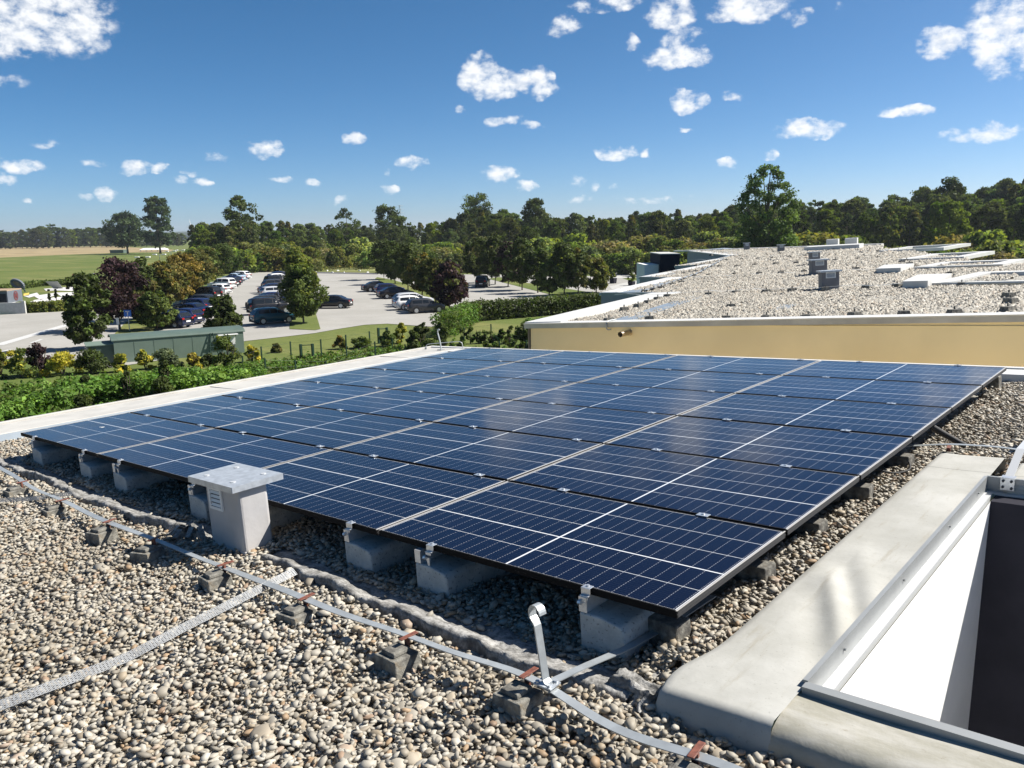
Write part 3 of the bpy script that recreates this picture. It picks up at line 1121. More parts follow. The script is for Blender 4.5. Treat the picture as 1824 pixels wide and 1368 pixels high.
# torn felt bundled at the membrane corner
m = MB()
r = random.Random(11)
nu, nv = 34, 18
vs, fs = [], []
for i in range(nu):
    t = i / (nu - 1)
    x, y = -.17 + .30 * t, -.235 + .03 * math.sin(t * 5) + .15 * max(0, t - .45)
    rad = .050 * (1 - .45 * t) * min(1, t / .12 + .25)
    for j in range(nv):
        a = math.pi * j / (nv - 1)
        q = rad * (1 + .20 * math.sin(j * 1.1 + t * 4) + .16 * math.sin(j * 2.3 - t * 7) + r.uniform(-.05, .05))
        vs.append((x + .012 * math.sin(j * .9 + t * 6), y - math.cos(a) * q * 1.2, ZG - .03 + math.sin(a) * q * 1.5))
for i in range(nu - 1):
    for j in range(nv - 1):
        a = i * nv + j
        fs.append((a, a + 1, a + nv + 1, a + nv))
m.add(vs, fs)
vs, fs = [], []
for i in range(14):                                        # a ragged flap hanging down the front of the curb
    t = i / 13
    for j in range(6):
        u = j / 5
        vs.append((-.03 + .085 * t + .01 * math.sin(u * 5 + t * 3), -.262 - .05 * u - .012 * math.sin(t * 11 + u * 2), ZG + .045 - u * (.075 + .03 * math.sin(t * 9)) ))
for i in range(13):
    for j in range(5):
        a = i * 6 + j
        fs.append((a, a + 1, a + 7, a + 6))
m.add(vs, fs)
tag(m.obj('torn_felt', 'felt', None, smooth=True, M=M_ROOF), 'torn bundle of dark felt at the corner of the pale membrane curb', 'felt scrap')
m = MB()
for k in range(9):
    x, y = -3.30 + random.uniform(-.14, .12), -.27 + random.uniform(-.05, .05)
    a = random.uniform(0, 3.1)
    dx, dy = math.cos(a) * .07, math.sin(a) * .05
    m.strap([(x - dx, y - dy, ZG + .02), (x, y, ZG + .05 + random.uniform(0, .03)), (x + dx, y + dy, ZG + .02 + random.uniform(0, .03))], [(0, 0, 1)] * 3, [(-dy, dx, 0)] * 3, .035, .003)
tag(m.obj('torn_felt', 'felt', None, M=M_ROOF), 'curled scraps of pale torn felt beside the near roof vent', 'felt scrap')

# ------------------------------------------------------------------ lightning conductor strap, holders, air rod
def smooth_path(pts, n):
    P = np.array(pts, float)
    t = np.concatenate([[0], np.cumsum(np.linalg.norm(np.diff(P, axis=0), axis=1))])
    tt = np.linspace(0, t[-1], n)
    Q = np.stack([np.interp(tt, t, P[:, k]) for k in range(P.shape[1])], -1)
    for _ in range(6):
        Q[1:-1] = (Q[:-2] + 2 * Q[1:-1] + Q[2:]) / 4
    return Q


def strap_obj(name, pts, label, w=.036, t=.004, n=120, roll=0.12, M=M_ROOF, cat='metal strap', wob=.0):
    Q = smooth_path(pts, n)
    if wob:
        Q[:, 2] += wob * np.sin(np.linspace(0, 40, n)) + wob * .6 * np.sin(np.linspace(0, 17, n) + 1)
    side, nor = [], []
    for i in range(n):
        d = Vector(Q[min(i + 1, n - 1)] - Q[max(i - 1, 0)]).normalized()
        s = d.cross(Vector((0, 0, 1))).normalized()
        s = (s + Vector((0, 0, roll * math.sin(i * .21)))).normalized()
        side.append(s); nor.append(s.cross(d))
    m = MB(); m.strap([tuple(q) for q in Q], nor, side, w, t)
    return tag(m.obj(name, 'strap_metal', None, M=M), label, cat)


zs = ZG + .085
strap_obj('conductor_strap', [(-7.6, -.22, zs - .02), (-6.6, -.36, zs - .02), (-5.45, -.46, zs - .02), (-4.3, -.53, zs), (-3.5, -.545, zs), (-3.0, -.49, zs - .03), (-2.52, -.51, zs - .01), (-2.1, -.54, zs), (-1.8, -.53, zs),
                              (-1.40, -.53, zs), (-1.03, -.51, zs), (-.66, -.52, zs), (-.38, -.47, zs + .01), (-.25, -.47, zs), (-.10, -.50, zs - .02), (.05, -.53, zs - .03), (.21, -.53, zs - .02), (.40, -.52, zs), (.75, -.56, zs)],
          'long flat metal conductor strap running across the pebbles in front of the array', wob=.006)
strap_obj('conductor_strap', [(-.255, -.465, zs + .006), (-.235, -.27, zs - .01), (-.205, -.06, zs - .03), (-.185, .25, zs - .045), (-.17, .6, zs - .05)], 'short conductor strap running from the hooked rod under the panel corner', n=40, roll=.05)
strap_obj('conductor_strap', [(-.5, 3.30, ZG + .06), (-.08, 3.42, ZG + .10), (.13, 3.47, ZG + .125), (.40, 3.50, ZG + .13), (.60, 3.44, ZG + .135)], 'thin conductor strap crossing the gravel beyond the membrane curb', n=40, roll=.03, w=.03)


def holder(x, y, rz, label):
    t = thing('strap_holder', label, 'strap holder', roofM(x, y, ZG, rz), 'concrete strap holders in the near gravel')
    m = MB()
    m.hexa([(-.075, -.07, -.03), (.075, -.07, -.03), (.075, .07, -.03), (-.075, .07, -.03)], [(-.068, -.063, .05), (.068, -.063, .05), (.068, .063, .05), (-.068, .063, .05)])
    m.hexa([(-.05, -.045, .0505), (.04, -.045, .0505), (.04, .045, .0505), (-.05, .045, .0505)], [(-.046, -.04, .068), (.035, -.04, .068), (.035, .04, .068), (-.046, .04, .068)])
    m.obj('concrete_foot', 'old_concrete', t, bevel=.005, bseg=2)
    m = MB(); m.box(-.012, .012, .050, .062, .05, .092)
    m.box(-.012, .012, .02, .11, .092, .097)
    m.obj('clip', 'rust_clip', t, bevel=.002)
    return t


HO = [(-.36, -.53), (-.96, -.585), (-1.66, -.59), (-2.42, -.58), (-3.16, -.60), (-3.80, -.60), (-4.66, -.58), (-5.55, -.55), (.36, -.59)]
for i, (x, y) in enumerate(HO):
    w = 'concrete strap holder at the bottom edge, right of the hooked rod' if i == 8 else ('concrete strap holder right beside the hooked rod' if i == 0 else f'mossy concrete strap holder in the pebbles, {ORD[i]} to the left of the hooked rod'.replace('first', 'first'))
    holder(x, y, random.uniform(-.25, .25) + .15, w)
holder(.13, 3.44, .1, 'concrete strap holder beyond the far corner of the membrane curb')

t = thing('air_rod', 'flat galvanised rod with a hooked top standing by the strap crossing', 'lightning rod', roofM(-.27, -.475, zs))
m = MB()
pts = [(.028, .0, .004), (.012, .0, .006), (.0, 0, .018)]
for k in range(10):
    pts.append((-.004 - .022 * k / 9, 0, .05 + .165 * k / 9))
pts += [(-.034, 0, .228), (-.048, 0, .244)]
cx, cz, r = -.022, .262, .028
for k in range(11):
    a = math.radians(178 - k * 17.5)
    pts.append((cx + r * math.cos(a), 0, cz + r * 1.12 * math.sin(a)))
Q = [Vector(p) for p in pts]
nor = []
for i in range(len(Q)):
    d = (Q[min(i + 1, len(Q) - 1)] - Q[max(i - 1, 0)]).normalized()
    nor.append(Vector((0, 1, 0)).cross(d))
m.strap(Q, nor, [(0, 1, 0)] * len(Q), .032, .006)
m.obj('rod', 'strap_metal', t, M=roofM(-.27, -.475, zs, math.radians(-8)))
m = MB(); m.box(-.035, .045, -.03, .03, .0, .005); m.obj('cross_plate', 'galvanised', t)
for x, y in ((-.022, .02), (.03, .02), (-.022, -.02), (.03, -.02)):
    m = MB(); m.tube([(x, y, .005), (x, y, .014)], .008, 6)
    m.obj('bolt', 'galvanised', t)

# perforated gravel stops, half buried
def perforated(pts, label, w=.046):
    Q = smooth_path(pts, 60)
    m = MB()
    step = .014
    L = np.linalg.norm(np.diff(Q, axis=0), axis=1).sum()
    n = int(L / step)
    R_ = smooth_path(pts, n)
    for i in range(n - 1):
        d = Vector(R_[i + 1] - R_[i]).normalized()
        s = d.cross(Vector((0, 0, 1))).normalized()
        s = (s * .75 - Vector((0, 0, .66))).normalized()
        p, q = Vector(R_[i]), Vector(R_[i + 1])
        for k in range(6):                                  # lattice of bars, holes between
            a = (k - 3) * w / 6
            m.add([p + s * a, q + s * a, q + s * (a + w * .085), p + s * (a + w * .085)], [(0, 1, 2, 3)])
        m.add([p - s * w / 2, p + d * step * .48 - s * w / 2, p + d * step * .48 + s * w * .43, p + s * w * .43], [(0, 1, 2, 3)])
    return tag(m.obj('gravel_stop', 'dull_metal', None, M=M_ROOF), label, 'gravel stop')


perforated([(-1.98, -2.1, ZG + .036), (-1.95, -1.6, ZG + .036), (-1.95, -1.25, ZG + .022), (-1.965, -1.0, ZG + .044), (-1.985, -.55, ZG + .078), (-2.0, -.36, ZG + .088)], 'long perforated metal gravel stop half buried in the pebbles')
perforated([(-5.9, -1.2, ZG + .036), (-5.5, -.82, ZG + .036), (-5.05, -.58, ZG + .06), (-4.85, -.38, ZG + .075)], 'short perforated metal gravel stop crossing under the strap near the left end', w=.04)

# bracket bar at the far courtyard rail
t = thing('rail_bracket', 'bright flat metal bar bolted to the far courtyard rail', 'bracket', roofM(.60, 2.78, -.118))
m = MB(); m.strap([(.0, .03, .0), (.005, .36, .10), (.01, .66, .105)], [(0, -.3, 1)] * 3, [(1, 0, 0)] * 3, .045, .006); m.obj('bar', 'bright_metal', t)
m = MB(); m.box(-.035, .035, -.012, .0, -.065, .012); m.box(-.035, .035, 0, .06, .0, .008); m.obj('bolt_plate', 'clamp_metal', t)
for x, z in ((-.022, -.045), (.022, -.05), (-.02, -.008), (.022, -.008)):
    m = MB(); m.tube([(x, -.012, z), (x, -.022, z)], .008, 6)
    m.obj('bolt', 'dark_gap', t)

# hooked rod and bent pipe on the far left parapet corner
t = thing('air_rod', 'white rod with a curled top at the far left roof corner', 'lightning rod', roofM(-8.35, 6.78, -.14))
m = MB()
pts = [(.03, 0, 0), (.02, 0, .12), (-.01, 0, .24), (-.03, 0, .30), (-.02, 0, .35), (.01, 0, .36), (.03, 0, .34)]
m.tube(smooth_path(pts, 24), .011, 8); m.obj('rod', 'lamp_grey', t)
m = MB(); m.box(-.03, .07, -.04, .04, -.005, .008); m.obj('foot_plate', 'pale_metal', t)
t = thing('roof_handrail', 'low bent white pipe over the far left roof corner', 'handrail', roofM(-8.42, 6.9, -.14))
m = MB(); m.tube(smooth_path([(-.30, -.10, .01), (-.29, -.1, .08), (-.22, -.09, .09), (.1, .02, .11), (.34, .08, .125), (.39, .1, .115), (.40, .1, 0)], 40), .006, 8); m.obj('pipe', 'lamp_grey', t)
m = MB(); m.tube([(-.30, -.10, .0), (-.30, -.10, .03)], .02, 8); m.obj('pipe_foot', 'pale_metal', t)
# loose cable under the right edge
m = MB(); m.tube(smooth_path([(-.5, 2.75, -.10), (-.15, 2.72, -.13), (-.03, 2.82, -.18), (.02, 3.0, -.19), (-.06, 3.2, -.16), (-.25, 3.35, -.12)], 50), .006, 6)
tag(m.obj('cable', 'black_rubber', None, smooth=True, M=M_ROOF), 'loose black cable looping out under the right panel edge', 'cable')
m = MB(); m.tube(smooth_path([(-.05, 3.75, -.06), (.02, 3.8, -.12), (.10, 3.82, -.17), (.16, 3.83, -.205)], 20), .022, 8)
tag(m.obj('cable_duct', 'black_rubber', None, smooth=True, M=M_ROOF), 'short black cable duct lying on the gravel by the right panel edge', 'cable duct')

# ================================================================== the long terraced building beyond
KA, KB, KC = .006, .016, -.131                            # its gravel roof plane in the roof frame: z = KA x + KB y + KC


def rz2(x, y):
    return KA * x + KB * y + KC


def b2(x, y, dz=0.0):
    return a2w(x, y, rz2(x, y) + dz)


def on_roof2(px, py):
    d = RC.T @ np.array([(px - PW / 2) / FPX, (py - PH / 2) / FPX, 1.0])
    n = np.array([-KA, -KB, 1.0])
    t = (KC - n @ CA) / (n @ d)
    q = CA + t * d
    return q[0], q[1]


b2o = thing('terraced_building', 'long ochre building stepping away with a pale gravel roof', 'building', T((0, 0, 0)))
FL, FR = (-8.77, 9.6), (3.0, 9.6)
LEFT = [(-8.77, 9.6), (-9.72, 15.9), (-11.73, 16.4), (-12.94, 22.2), (-14.77, 23.3), (-15.94, 30.6), (-17.6, 30.9), (-18.4, 36.4), (-19.6, 40.6), (-32.0, 58.2)]
RIGHT = [(3.0, 9.6), (1.0, 18.3), (-1.6, 18.45), (-2.6, 23.4), (-3.9, 23.6), (-5.2, 29.0), (-6.1, 29.1), (-9.4, 37.0), (-10.4, 37.2), (-12.2, 43.5)]
OUT = RIGHT + LEFT[::-1]
m = MB()
zc = []
for k in range(len(LEFT) - 1):
    a, b, c, d = LEFT[k], RIGHT[k], RIGHT[k + 1], LEFT[k + 1]
    m.add([b2(*a), b2(*b), b2(*c), b2(*d)], [(0, 1, 2, 3)])
m.obj('gravel_roof', 'gravel_bed_pale', b2o)
m = MB()
n = len(OUT)
for i in range(n):
    p, q = OUT[i], OUT[(i + 1) % n]
    if p == LEFT[0] and q == RIGHT[0]:
        continue
    a, b = b2(*p, -.02), b2(*q, -.02)
    m.add([a, b, (b.x, b.y, 0), (a.x, a.y, 0)], [(0, 1, 2, 3)])
m.obj('side_wall', 'grey_plaster', b2o)
# front wall with grey fascia and white coping rising to the right
def front_z(x):
    return -.01 + .0208 * (x + 8.77)
m = MB()
a, b = a2w(-8.71, 9.62, front_z(-8.71) - .05), a2w(3.0, 9.62, front_z(3.0) - .05)
a2, b2_ = a2w(-8.71, 9.95, front_z(-8.71) - .05), a2w(3.0, 9.95, front_z(3.0) - .05)
m.hexa([(a.x, a.y, 0), (b.x, b.y, 0), (b2_.x, b2_.y, 0), (a2.x, a2.y, 0)], [a, b, b2_, a2])
m.obj('front_wall', 'ochre_plaster', b2o)
m = MB()
x0, x1 = -8.83, 3.0
def fz(x, d):
    return front_z(x) + d
m.hexa([a2w(x0, 9.55, fz(x0, -.088)), a2w(x1, 9.55, fz(x1, -.088)), a2w(x1, 9.60, fz(x1, -.088)), a2w(x0, 9.60, fz(x0, -.088))],
       [a2w(x0, 9.55, fz(x0, -.005)), a2w(x1, 9.55, fz(x1, -.005)), a2w(x1, 9.60, fz(x1, -.005)), a2w(x0, 9.60, fz(x0, -.005))])
for xx in (-8.5, -7.75, -5.9, -2.9, -.1):
    m.hexa([a2w(xx, 9.546, fz(xx, -.087)), a2w(xx + .12, 9.546, fz(xx + .12, -.087)), a2w(xx + .12, 9.549, fz(xx + .12, -.087)), a2w(xx, 9.549, fz(xx, -.087))],
           [a2w(xx, 9.546, fz(xx, -.008)), a2w(xx + .12, 9.546, fz(xx + .12, -.008)), a2w(xx + .12, 9.549, fz(xx + .12, -.008)), a2w(xx, 9.549, fz(xx, -.008))])
m.obj('fascia', 'coping_grey', b2o)
m = MB()
m.hexa([a2w(x0, 9.54, fz(x0, -.004)), a2w(x1, 9.54, fz(x1, -.004)), a2w(x1, 9.97, fz(x1, -.03)), a2w(x0, 9.97, fz(x0, -.03))],
       [a2w(x0, 9.54, fz(x0, .012)), a2w(x1, 9.54, fz(x1, .012)), a2w(x1, 9.97, fz(x1, .004)), a2w(x0, 9.97, fz(x0, .004))])
m.obj('coping', 'white_sheet', b2o)
def slab(m, poly, z0, z1):
    m.hexa([b2(x, y, z0) for x, y in poly], [b2(x, y, z1) for x, y in poly])
# white edge sheets along the stepping left side
def off(p, q, w):
    d = np.array(q) - np.array(p); d /= np.linalg.norm(d)
    nrm_ = np.array([d[1], -d[0]])
    return (p[0] + nrm_[0] * w, p[1] + nrm_[1] * w), (q[0] + nrm_[0] * w, q[1] + nrm_[1] * w)
for k in (0, 2, 4, 6, 8):
    m = MB()
    p, q = LEFT[k], LEFT[k + 1]
    w = .75 if k == 0 else .5
    pi, qi = off(p, q, w)
    po, qo = off(p, q, -.06)
    slab(m, [po, pi, qi, qo], -.02, .055)
    m.obj('edge_sheet', 'white_sheet', b2o)
FLS = []
for k in (2, 4, 6, 8):                                      # steps between units: roof edge returns and sky-tinted flashing
    p, q = LEFT[k - 1], LEFT[k]
    po, qo = off(p, q, .10)
    FLS.append(([p, po, qo, q][::-1], -.16, .06))
for k, w0, w1 in ((2, .50, 1.15), (4, .5, 1.0), (8, .5, 3.0)):
    p, q = LEFT[k], LEFT[k + 1]
    pa, qa = off(p, q, w0); pb_, qb = off(p, q, w1)
    FLS.append(([pa, pb_, qb, qa], -.01, .03))
FLS.append(([(-7.05, 9.99), (-6.62, 9.99), (-7.62, 14.75), (-8.05, 14.75)], -.01, .035))
FLS.append(([(-4.6, 11.6), (-4.3, 11.6), (-4.55, 12.5), (-4.85, 12.5)], -.01, .03))
for po_, za, zb_ in FLS:
    m = MB(); slab(m, po_, za, zb_); m.obj('flashing', 'sky_tint_sheet', b2o)
# right side: white membrane curbs round small courts
def curb(cx, cy, w, l, ang, z=.22, t=.35):
    c, s = math.cos(ang), math.sin(ang)
    def R2(x, y):
        return cx + c * x - s * y, cy + s * x + c * y
    m = MB()
    for (xa, xb, ya, yb) in ((0, w, 0, t * .5), (0, w, l - t, l), (0, t, t * .5, l - t), (w - t, w, t * .5, l - t)):
        slab(m, [R2(xa, ya), R2(xb, ya), R2(xb, yb), R2(xa, yb)], -.02, z)
    m.obj('membrane_curb', 'white_sheet', b2o)
RANG = -.12
curb(-3.1, 16.0, 2.6, 2.9, RANG, .085)
curb(-4.9, 21.6, 2.2, 2.0, RANG, .09)
curb(-6.6, 26.3, 2.0, 2.8, RANG, .09)
curb(-9.6, 34.2, 2.6, 3.0, RANG, .10)
m = MB(); slab(m, [(-3.55, 15.7), (-3.05, 15.65), (-3.05, 17.6), (-3.75, 17.6)], -.02, .16); m.obj('membrane_curb', 'white_sheet', b2o)
m = MB(); slab(m, [(-5.6, 20.7), (-4.95, 20.6), (-5.1, 22.4), (-5.9, 22.4)], -.02, .15); m.obj('membrane_curb', 'white_sheet', b2o)
m = MB(); slab(m, [(-15.5, 41.0), (-12.3, 40.0), (-12.6, 41.6), (-15.8, 42.8)], -.02, .24); m.obj('membrane_curb', 'white_sheet', b2o)
m = MB(); slab(m, [(-15.0, 42.9), (-14.3, 42.7), (-14.4, 43.2), (-15.1, 43.4)], .1, .52); m.obj('membrane_curb', 'white_sheet', b2o)
m = MB(); slab(m, [(-13.9, 42.6), (-13.2, 42.4), (-13.3, 42.9), (-14.0, 43.1)], .1, .52); m.obj('membrane_curb', 'white_sheet', b2o)
for (cx, cy, w) in ((-3.0, 15.96, 2.5), (-4.8, 21.56, 2.1)):
    m = MB(); slab(m, [(cx + .02, cy), (cx + w, cy - .30), (cx + w, cy - .27), (cx + .02, cy + .03)], -.01, .05)
    m.obj('curb_face', 'beige_plaster', b2o)
# conductor straps across the roof, and the back edge strip
m = MB()
slab(m, [(-33.9, 59.6), (-12.2, 43.6), (-12.2, 43.2), (-33.9, 59.2)][::-1], -.02, .10)
m.obj('back_edge', 'white_sheet', b2o)
STR = [((1095, 531), (1800, 506)), ((1220, 499), (1700, 478)), ((1230, 466), (1620, 447)), ((1150, 522), (1240, 492)), ((1240, 492), (1290, 463))]
for i, (p, q) in enumerate(STR):
    A, B = on_roof2(*p), on_roof2(*q)
    m = MB()
    d = np.array(B) - np.array(A); d /= np.linalg.norm(d); s = np.array([-d[1], d[0]]) * .035
    pts = 24
    prev = None
    for k in range(pts):
        t0, t1 = k / pts, (k + 1) / pts
        P0 = np.array(A) + (np.array(B) - np.array(A)) * t0; P1 = np.array(A) + (np.array(B) - np.array(A)) * t1
        h0, h1 = .09 + .02 * math.sin(k * 2.1), .09 + .02 * math.sin((k + 1) * 2.1)
        m.add([b2(P0[0] - s[0], P0[1] - s[1], h0), b2(P0[0] + s[0], P0[1] + s[1], h0), b2(P1[0] + s[0], P1[1] + s[1], h1), b2(P1[0] - s[0], P1[1] - s[1], h1)], [(0, 1, 2, 3)])
        if k == 0:
            m.add([b2(*P0, 0), b2(P0[0] + s[0], P0[1], 0), b2(P0[0] + s[0], P0[1], h0), b2(*P0, h0)], [(0, 1, 2, 3)])
    tag(m.obj('conductor_strap', 'strap_metal'), f'thin conductor strap across the far gravel roof, {ORD[i]} counted from the ochre wall', 'metal strap', 'conductor straps on the far roof')
# pebbles of the far roof: a layer of small stones wherever the eye can still tell them
OUTA = np.array(OUT)
def inside(Q):
    r_ = np.zeros(len(Q), bool)
    for i in range(len(OUTA)):
        (x1, y1), (x2, y2) = OUTA[i], OUTA[(i + 1) % len(OUTA)]
        if y1 == y2:
            continue
        c_ = ((y1 > Q[:, 1]) != (y2 > Q[:, 1])) & (Q[:, 0] < (x2 - x1) * (Q[:, 1] - y1) / (y2 - y1) + x1)
        r_ ^= c_
    return r_
cand = []
for k in range(len(LEFT) - 1):
    y0, y1 = LEFT[k][1], LEFT[k + 1][1]
    x0, x1 = min(LEFT[k][0], LEFT[k + 1][0]), max(RIGHT[k][0], RIGHT[k + 1][0])
    if y0 > 45 or y1 - y0 < .1:
        continue
    d0 = 520 if y1 < 17 else (330 if y1 < 23 else (170 if y1 < 31 else 70))
    q = scatter(x0 + .8, x1 - .3, max(y0, 9.98), y1 + (.6 if k % 2 == 0 else 0), d0)
    cand.append((q, d0))
parts = []
for q, d0 in cand:
    P3 = np.column_stack([q, rz2(q[:, 0], q[:, 1]) + RNG.uniform(-.005, .02, len(q)) + heap(q[:, 0] * .4, q[:, 1] * .4)])
    P3 = P3[in_view(P3, 10) & inside(P3[:, :2])]
    if len(P3):
        s = .052 if d0 > 400 else (.062 if d0 > 200 else (.08 if d0 > 100 else .12))
        V = stones_arrays(P3, s, 1, .5, (.4, .7)) if len(P3) < 1 else None
        n = len(P3)
        bv = np.array([(1, 0, 0), (0, 1, 0), (-1, 0, 0), (0, -1, 0), (0, 0, 1)], float)
        bf = np.array([(0, 1, 4), (1, 2, 4), (2, 3, 4), (3, 0, 4)])
        L = s * RNG.lognormal(0, .25, n)
        S = np.stack([L * .55, L * .42, L * .5], -1)
        VV = np.einsum('nij,nvj->nvi', rot_mats(n, .3), bv[None] * S[:, None, :]) + P3[:, None, :]
        F = bf[None] + (np.arange(n) * 5)[:, None, None]
        c = PAL[RNG.choice(len(PAL), n, p=PALW / PALW.sum())] * RNG.uniform(.9, 1.05, (n, 1)) * .55 + np.array([.31, .295, .26]) * .45
        parts.append((VV.reshape(-1, 3), F.reshape(-1, 3), np.repeat(c, 5, 0)))
g = link('far_roof_gravel', np_mesh('far_roof_gravel', parts, 'pebble', True), None, M_ROOF)
tag(g, 'pale gravel spread over the far stepped roof', 'gravel', kind='stuff')
# dark slate box and white annex at the far left step
p = gp(1193, 455, 7.2); 
def wbox(m, c, right, fwd, w, l, z0, z1):
    r, f = Vector(right), Vector(fwd)
    q = [c, c + r * w, c + r * w + f * l, c + f * l]
    m.hexa([(v.x, v.y, z0) for v in q], [(v.x, v.y, z1) for v in q])
CR = Vector((RW[0, 0], RW[1, 0], 0)).normalized()
CF = Vector((RW[0, 2], RW[1, 2], 0)).normalized()
c = at_depth(1177, 47)
t = thing('entrance_box', 'dark slate porch box with white annex beside the far roof steps', 'porch', T(c))
m = MB(); wbox(m, Vector((0, 0, 0)), CR, CF, 1.15, 3.5, 0, 6.55); m.obj('slate_block', 'slate_panel', t)
m = MB(); wbox(m, CR * -.85 + CF * .4, CR, CF, .84, 3, 0, 5.95); m.obj('white_annex', 'white_plaster', t)
m = MB(); wbox(m, CR * -.02 - CF * .05, CR, CF, 1.2, 3.6, 6.551, 6.60); m.obj('roof_edge', 'stone_grey', t)

# roof vents of the far building
VV_ = [(1460, 1495, 515, 478), (1443, 1474, 489, 459), (1441, 1461, 472, 446), (1385, 1398, 449, 434), (1325, 1336, 446, 431)]
VL = ['nearest', 'second', 'third', 'fourth', 'farthest']
for i, (xl, xr, yb, yt) in enumerate(VV_):
    x, y = on_roof2((xl + xr) / 2, yb)
    dep = float(RC[2] @ (np.array([x, y, rz2(x, y)]) - CA))
    wv = (xr - xl) * dep / FPX * .86
    hv = (yb - yt) * dep / FPX
    M = M_ROOF @ T((x, y, rz2(x, y) - .02)) @ RZ(math.radians(36)) @ T((-wv / 2, -.1, 0))
    make_vent('roof_vent', f'grey roof vent with white louvre on the far gravel roof, {VL[i]} of the row', M, 'vent_body_shaded', True, wv, wv * .8, hv * .92,
              (-wv * .10, wv * 1.10, -.05, wv * .85), (wv * .22, wv * .78, hv * .58, hv * .86), 'grey vents on the far roof')

# conductor holders dotted over the far roof (photo positions of their feet)
HOLD = [(1085, 574), (1158, 571), (1112, 554), (1137, 548), (1155, 541), (1172, 535), (1189, 530), (1262, 527), (1311, 524), (1365, 522), (1411, 520), (1470, 518), (1543, 514), (1598, 512), (1648, 507), (1713, 510), (1780, 507),
        (1296, 571), (1366, 570), (1440, 569), (1522, 565), (1610, 563), (1700, 561), (1795, 556), (1302, 549), (1148, 521), (1165, 518), (1178, 515), (1198, 509), (1214, 505), (1235, 493), (1263, 492), (1309, 490), (1352, 489),
        (1391, 488), (1432, 486), (1525, 481), (1580, 478), (1630, 478), (1676, 478), (1218, 489), (1229, 487), (1239, 485), (1251, 482), (1260, 480), (1268, 477), (1281, 476), (1313, 476), (1345, 473), (1382, 471), (1418, 470),
        (1488, 465), (1527, 463), (1563, 461), (1240, 475), (1250, 473), (1257, 471), (1265, 470), (1272, 468), (1279, 467), (1294, 465), (1321, 463), (1350, 462), (1376, 461), (1406, 459), (1435, 458), (1501, 453), (1532, 451), (1565, 449), (1600, 448),
        (1267, 455), (1302, 458), (1320, 457), (1330, 460), (1365, 455), (1389, 453), (1412, 452), (1474, 448), (1508, 442), (1250, 449), (1269, 447), (1287, 446), (1307, 444), (1349, 447), (1369, 446), (1411, 443), (1484, 446), (1527, 447), (1548, 445),
        (1660, 503), (1672, 499), (1685, 495), (1694, 490), (1800, 540), (1797, 530), (1606, 469), (1620, 472), (1615, 466)]
hm = MB()
hm.hexa([(-.10, -.09, -.02), (.10, -.09, -.02), (.10, .09, -.02), (-.10, .09, -.02)], [(-.075, -.065, .085), (.075, -.065, .085), (.075, .065, .085), (-.075, .065, .085)])
hm.box(-.010, .010, -.010, .010, .09, .135)
h0 = None
for (px, py) in HOLD:
    x, y = on_roof2(px, py)
    M = M_ROOF @ T((x, y, rz2(x, y))) @ RZ(random.uniform(0, 3))
    if h0 is None:
        h0 = hm.obj('strap_holder', 'old_concrete', None, M=M)
        tag(h0, 'small dark strap holder standing on the far gravel roof', 'strap holder', 'dark strap holders on the far roof')
    else:
        c_ = h0.copy(); COL.objects.link(c_); c_.matrix_world = M
# overflow pipe and strap hook on the ochre wall
x = -6.42
M = M_ROOF @ T((x, 9.62, front_z(x) - .19))
t = thing('overflow_pipe', 'short steel overflow pipe sticking out of the ochre wall', 'pipe', M)
m = MB()
seg = 16
m.tube([(0, .0, 0), (0, -.30, -.0)], .048, seg, cap=False); m.tube([(0, .0, 0), (0, -.30, 0)], .043, seg, cap=False)
m.obj('pipe', 'pipe_steel', t, smooth=True)
m = MB(); m.tube([(0, -.22, 0), (0, -.222, 0)], .0425, seg); m.obj('pipe_inside', 'dark_gap', t)
m = MB(); m.tube([(0, 0, 0), (0, -.02, 0)], .062, seg); m.obj('collar', 'pipe_steel', t)
x = -6.85
m = MB(); m.tube(smooth_path([(x, 9.85, front_z(x) + .03), (x, 9.6, front_z(x) + .03), (x, 9.52, front_z(x) - .01), (x, 9.515, front_z(x) - .10), (x + .03, 9.515, front_z(x) - .135), (x + .09, 9.55, front_z(x) - .12)], 30), .011, 8)
tag(m.obj('strap_hook', 'strap_metal', None, smooth=True, M=M_ROOF), 'bent metal hook hanging over the ochre wall coping', 'hook')

# ================================================================== ground
def ground_poly(name, pix, z, material, kind='structure', world_pts=None):
    pts = world_pts or [gp(px, py) for px, py in pix]
    me = bpy.data.meshes.new(name)
    bm = bmesh.new()
    vs = [bm.verts.new((p.x, p.y, z)) for p in pts]
    f = bm.faces.new(vs)
    bm.normal_update()
    if f.normal.z < 0:
        f.normal_flip()
    bmesh.ops.triangulate(bm, faces=[f])
    bm.to_mesh(me); bm.free()
    me.materials.append(MATS[material])
    o = link(name, me)
    return tag(o, kind=kind)


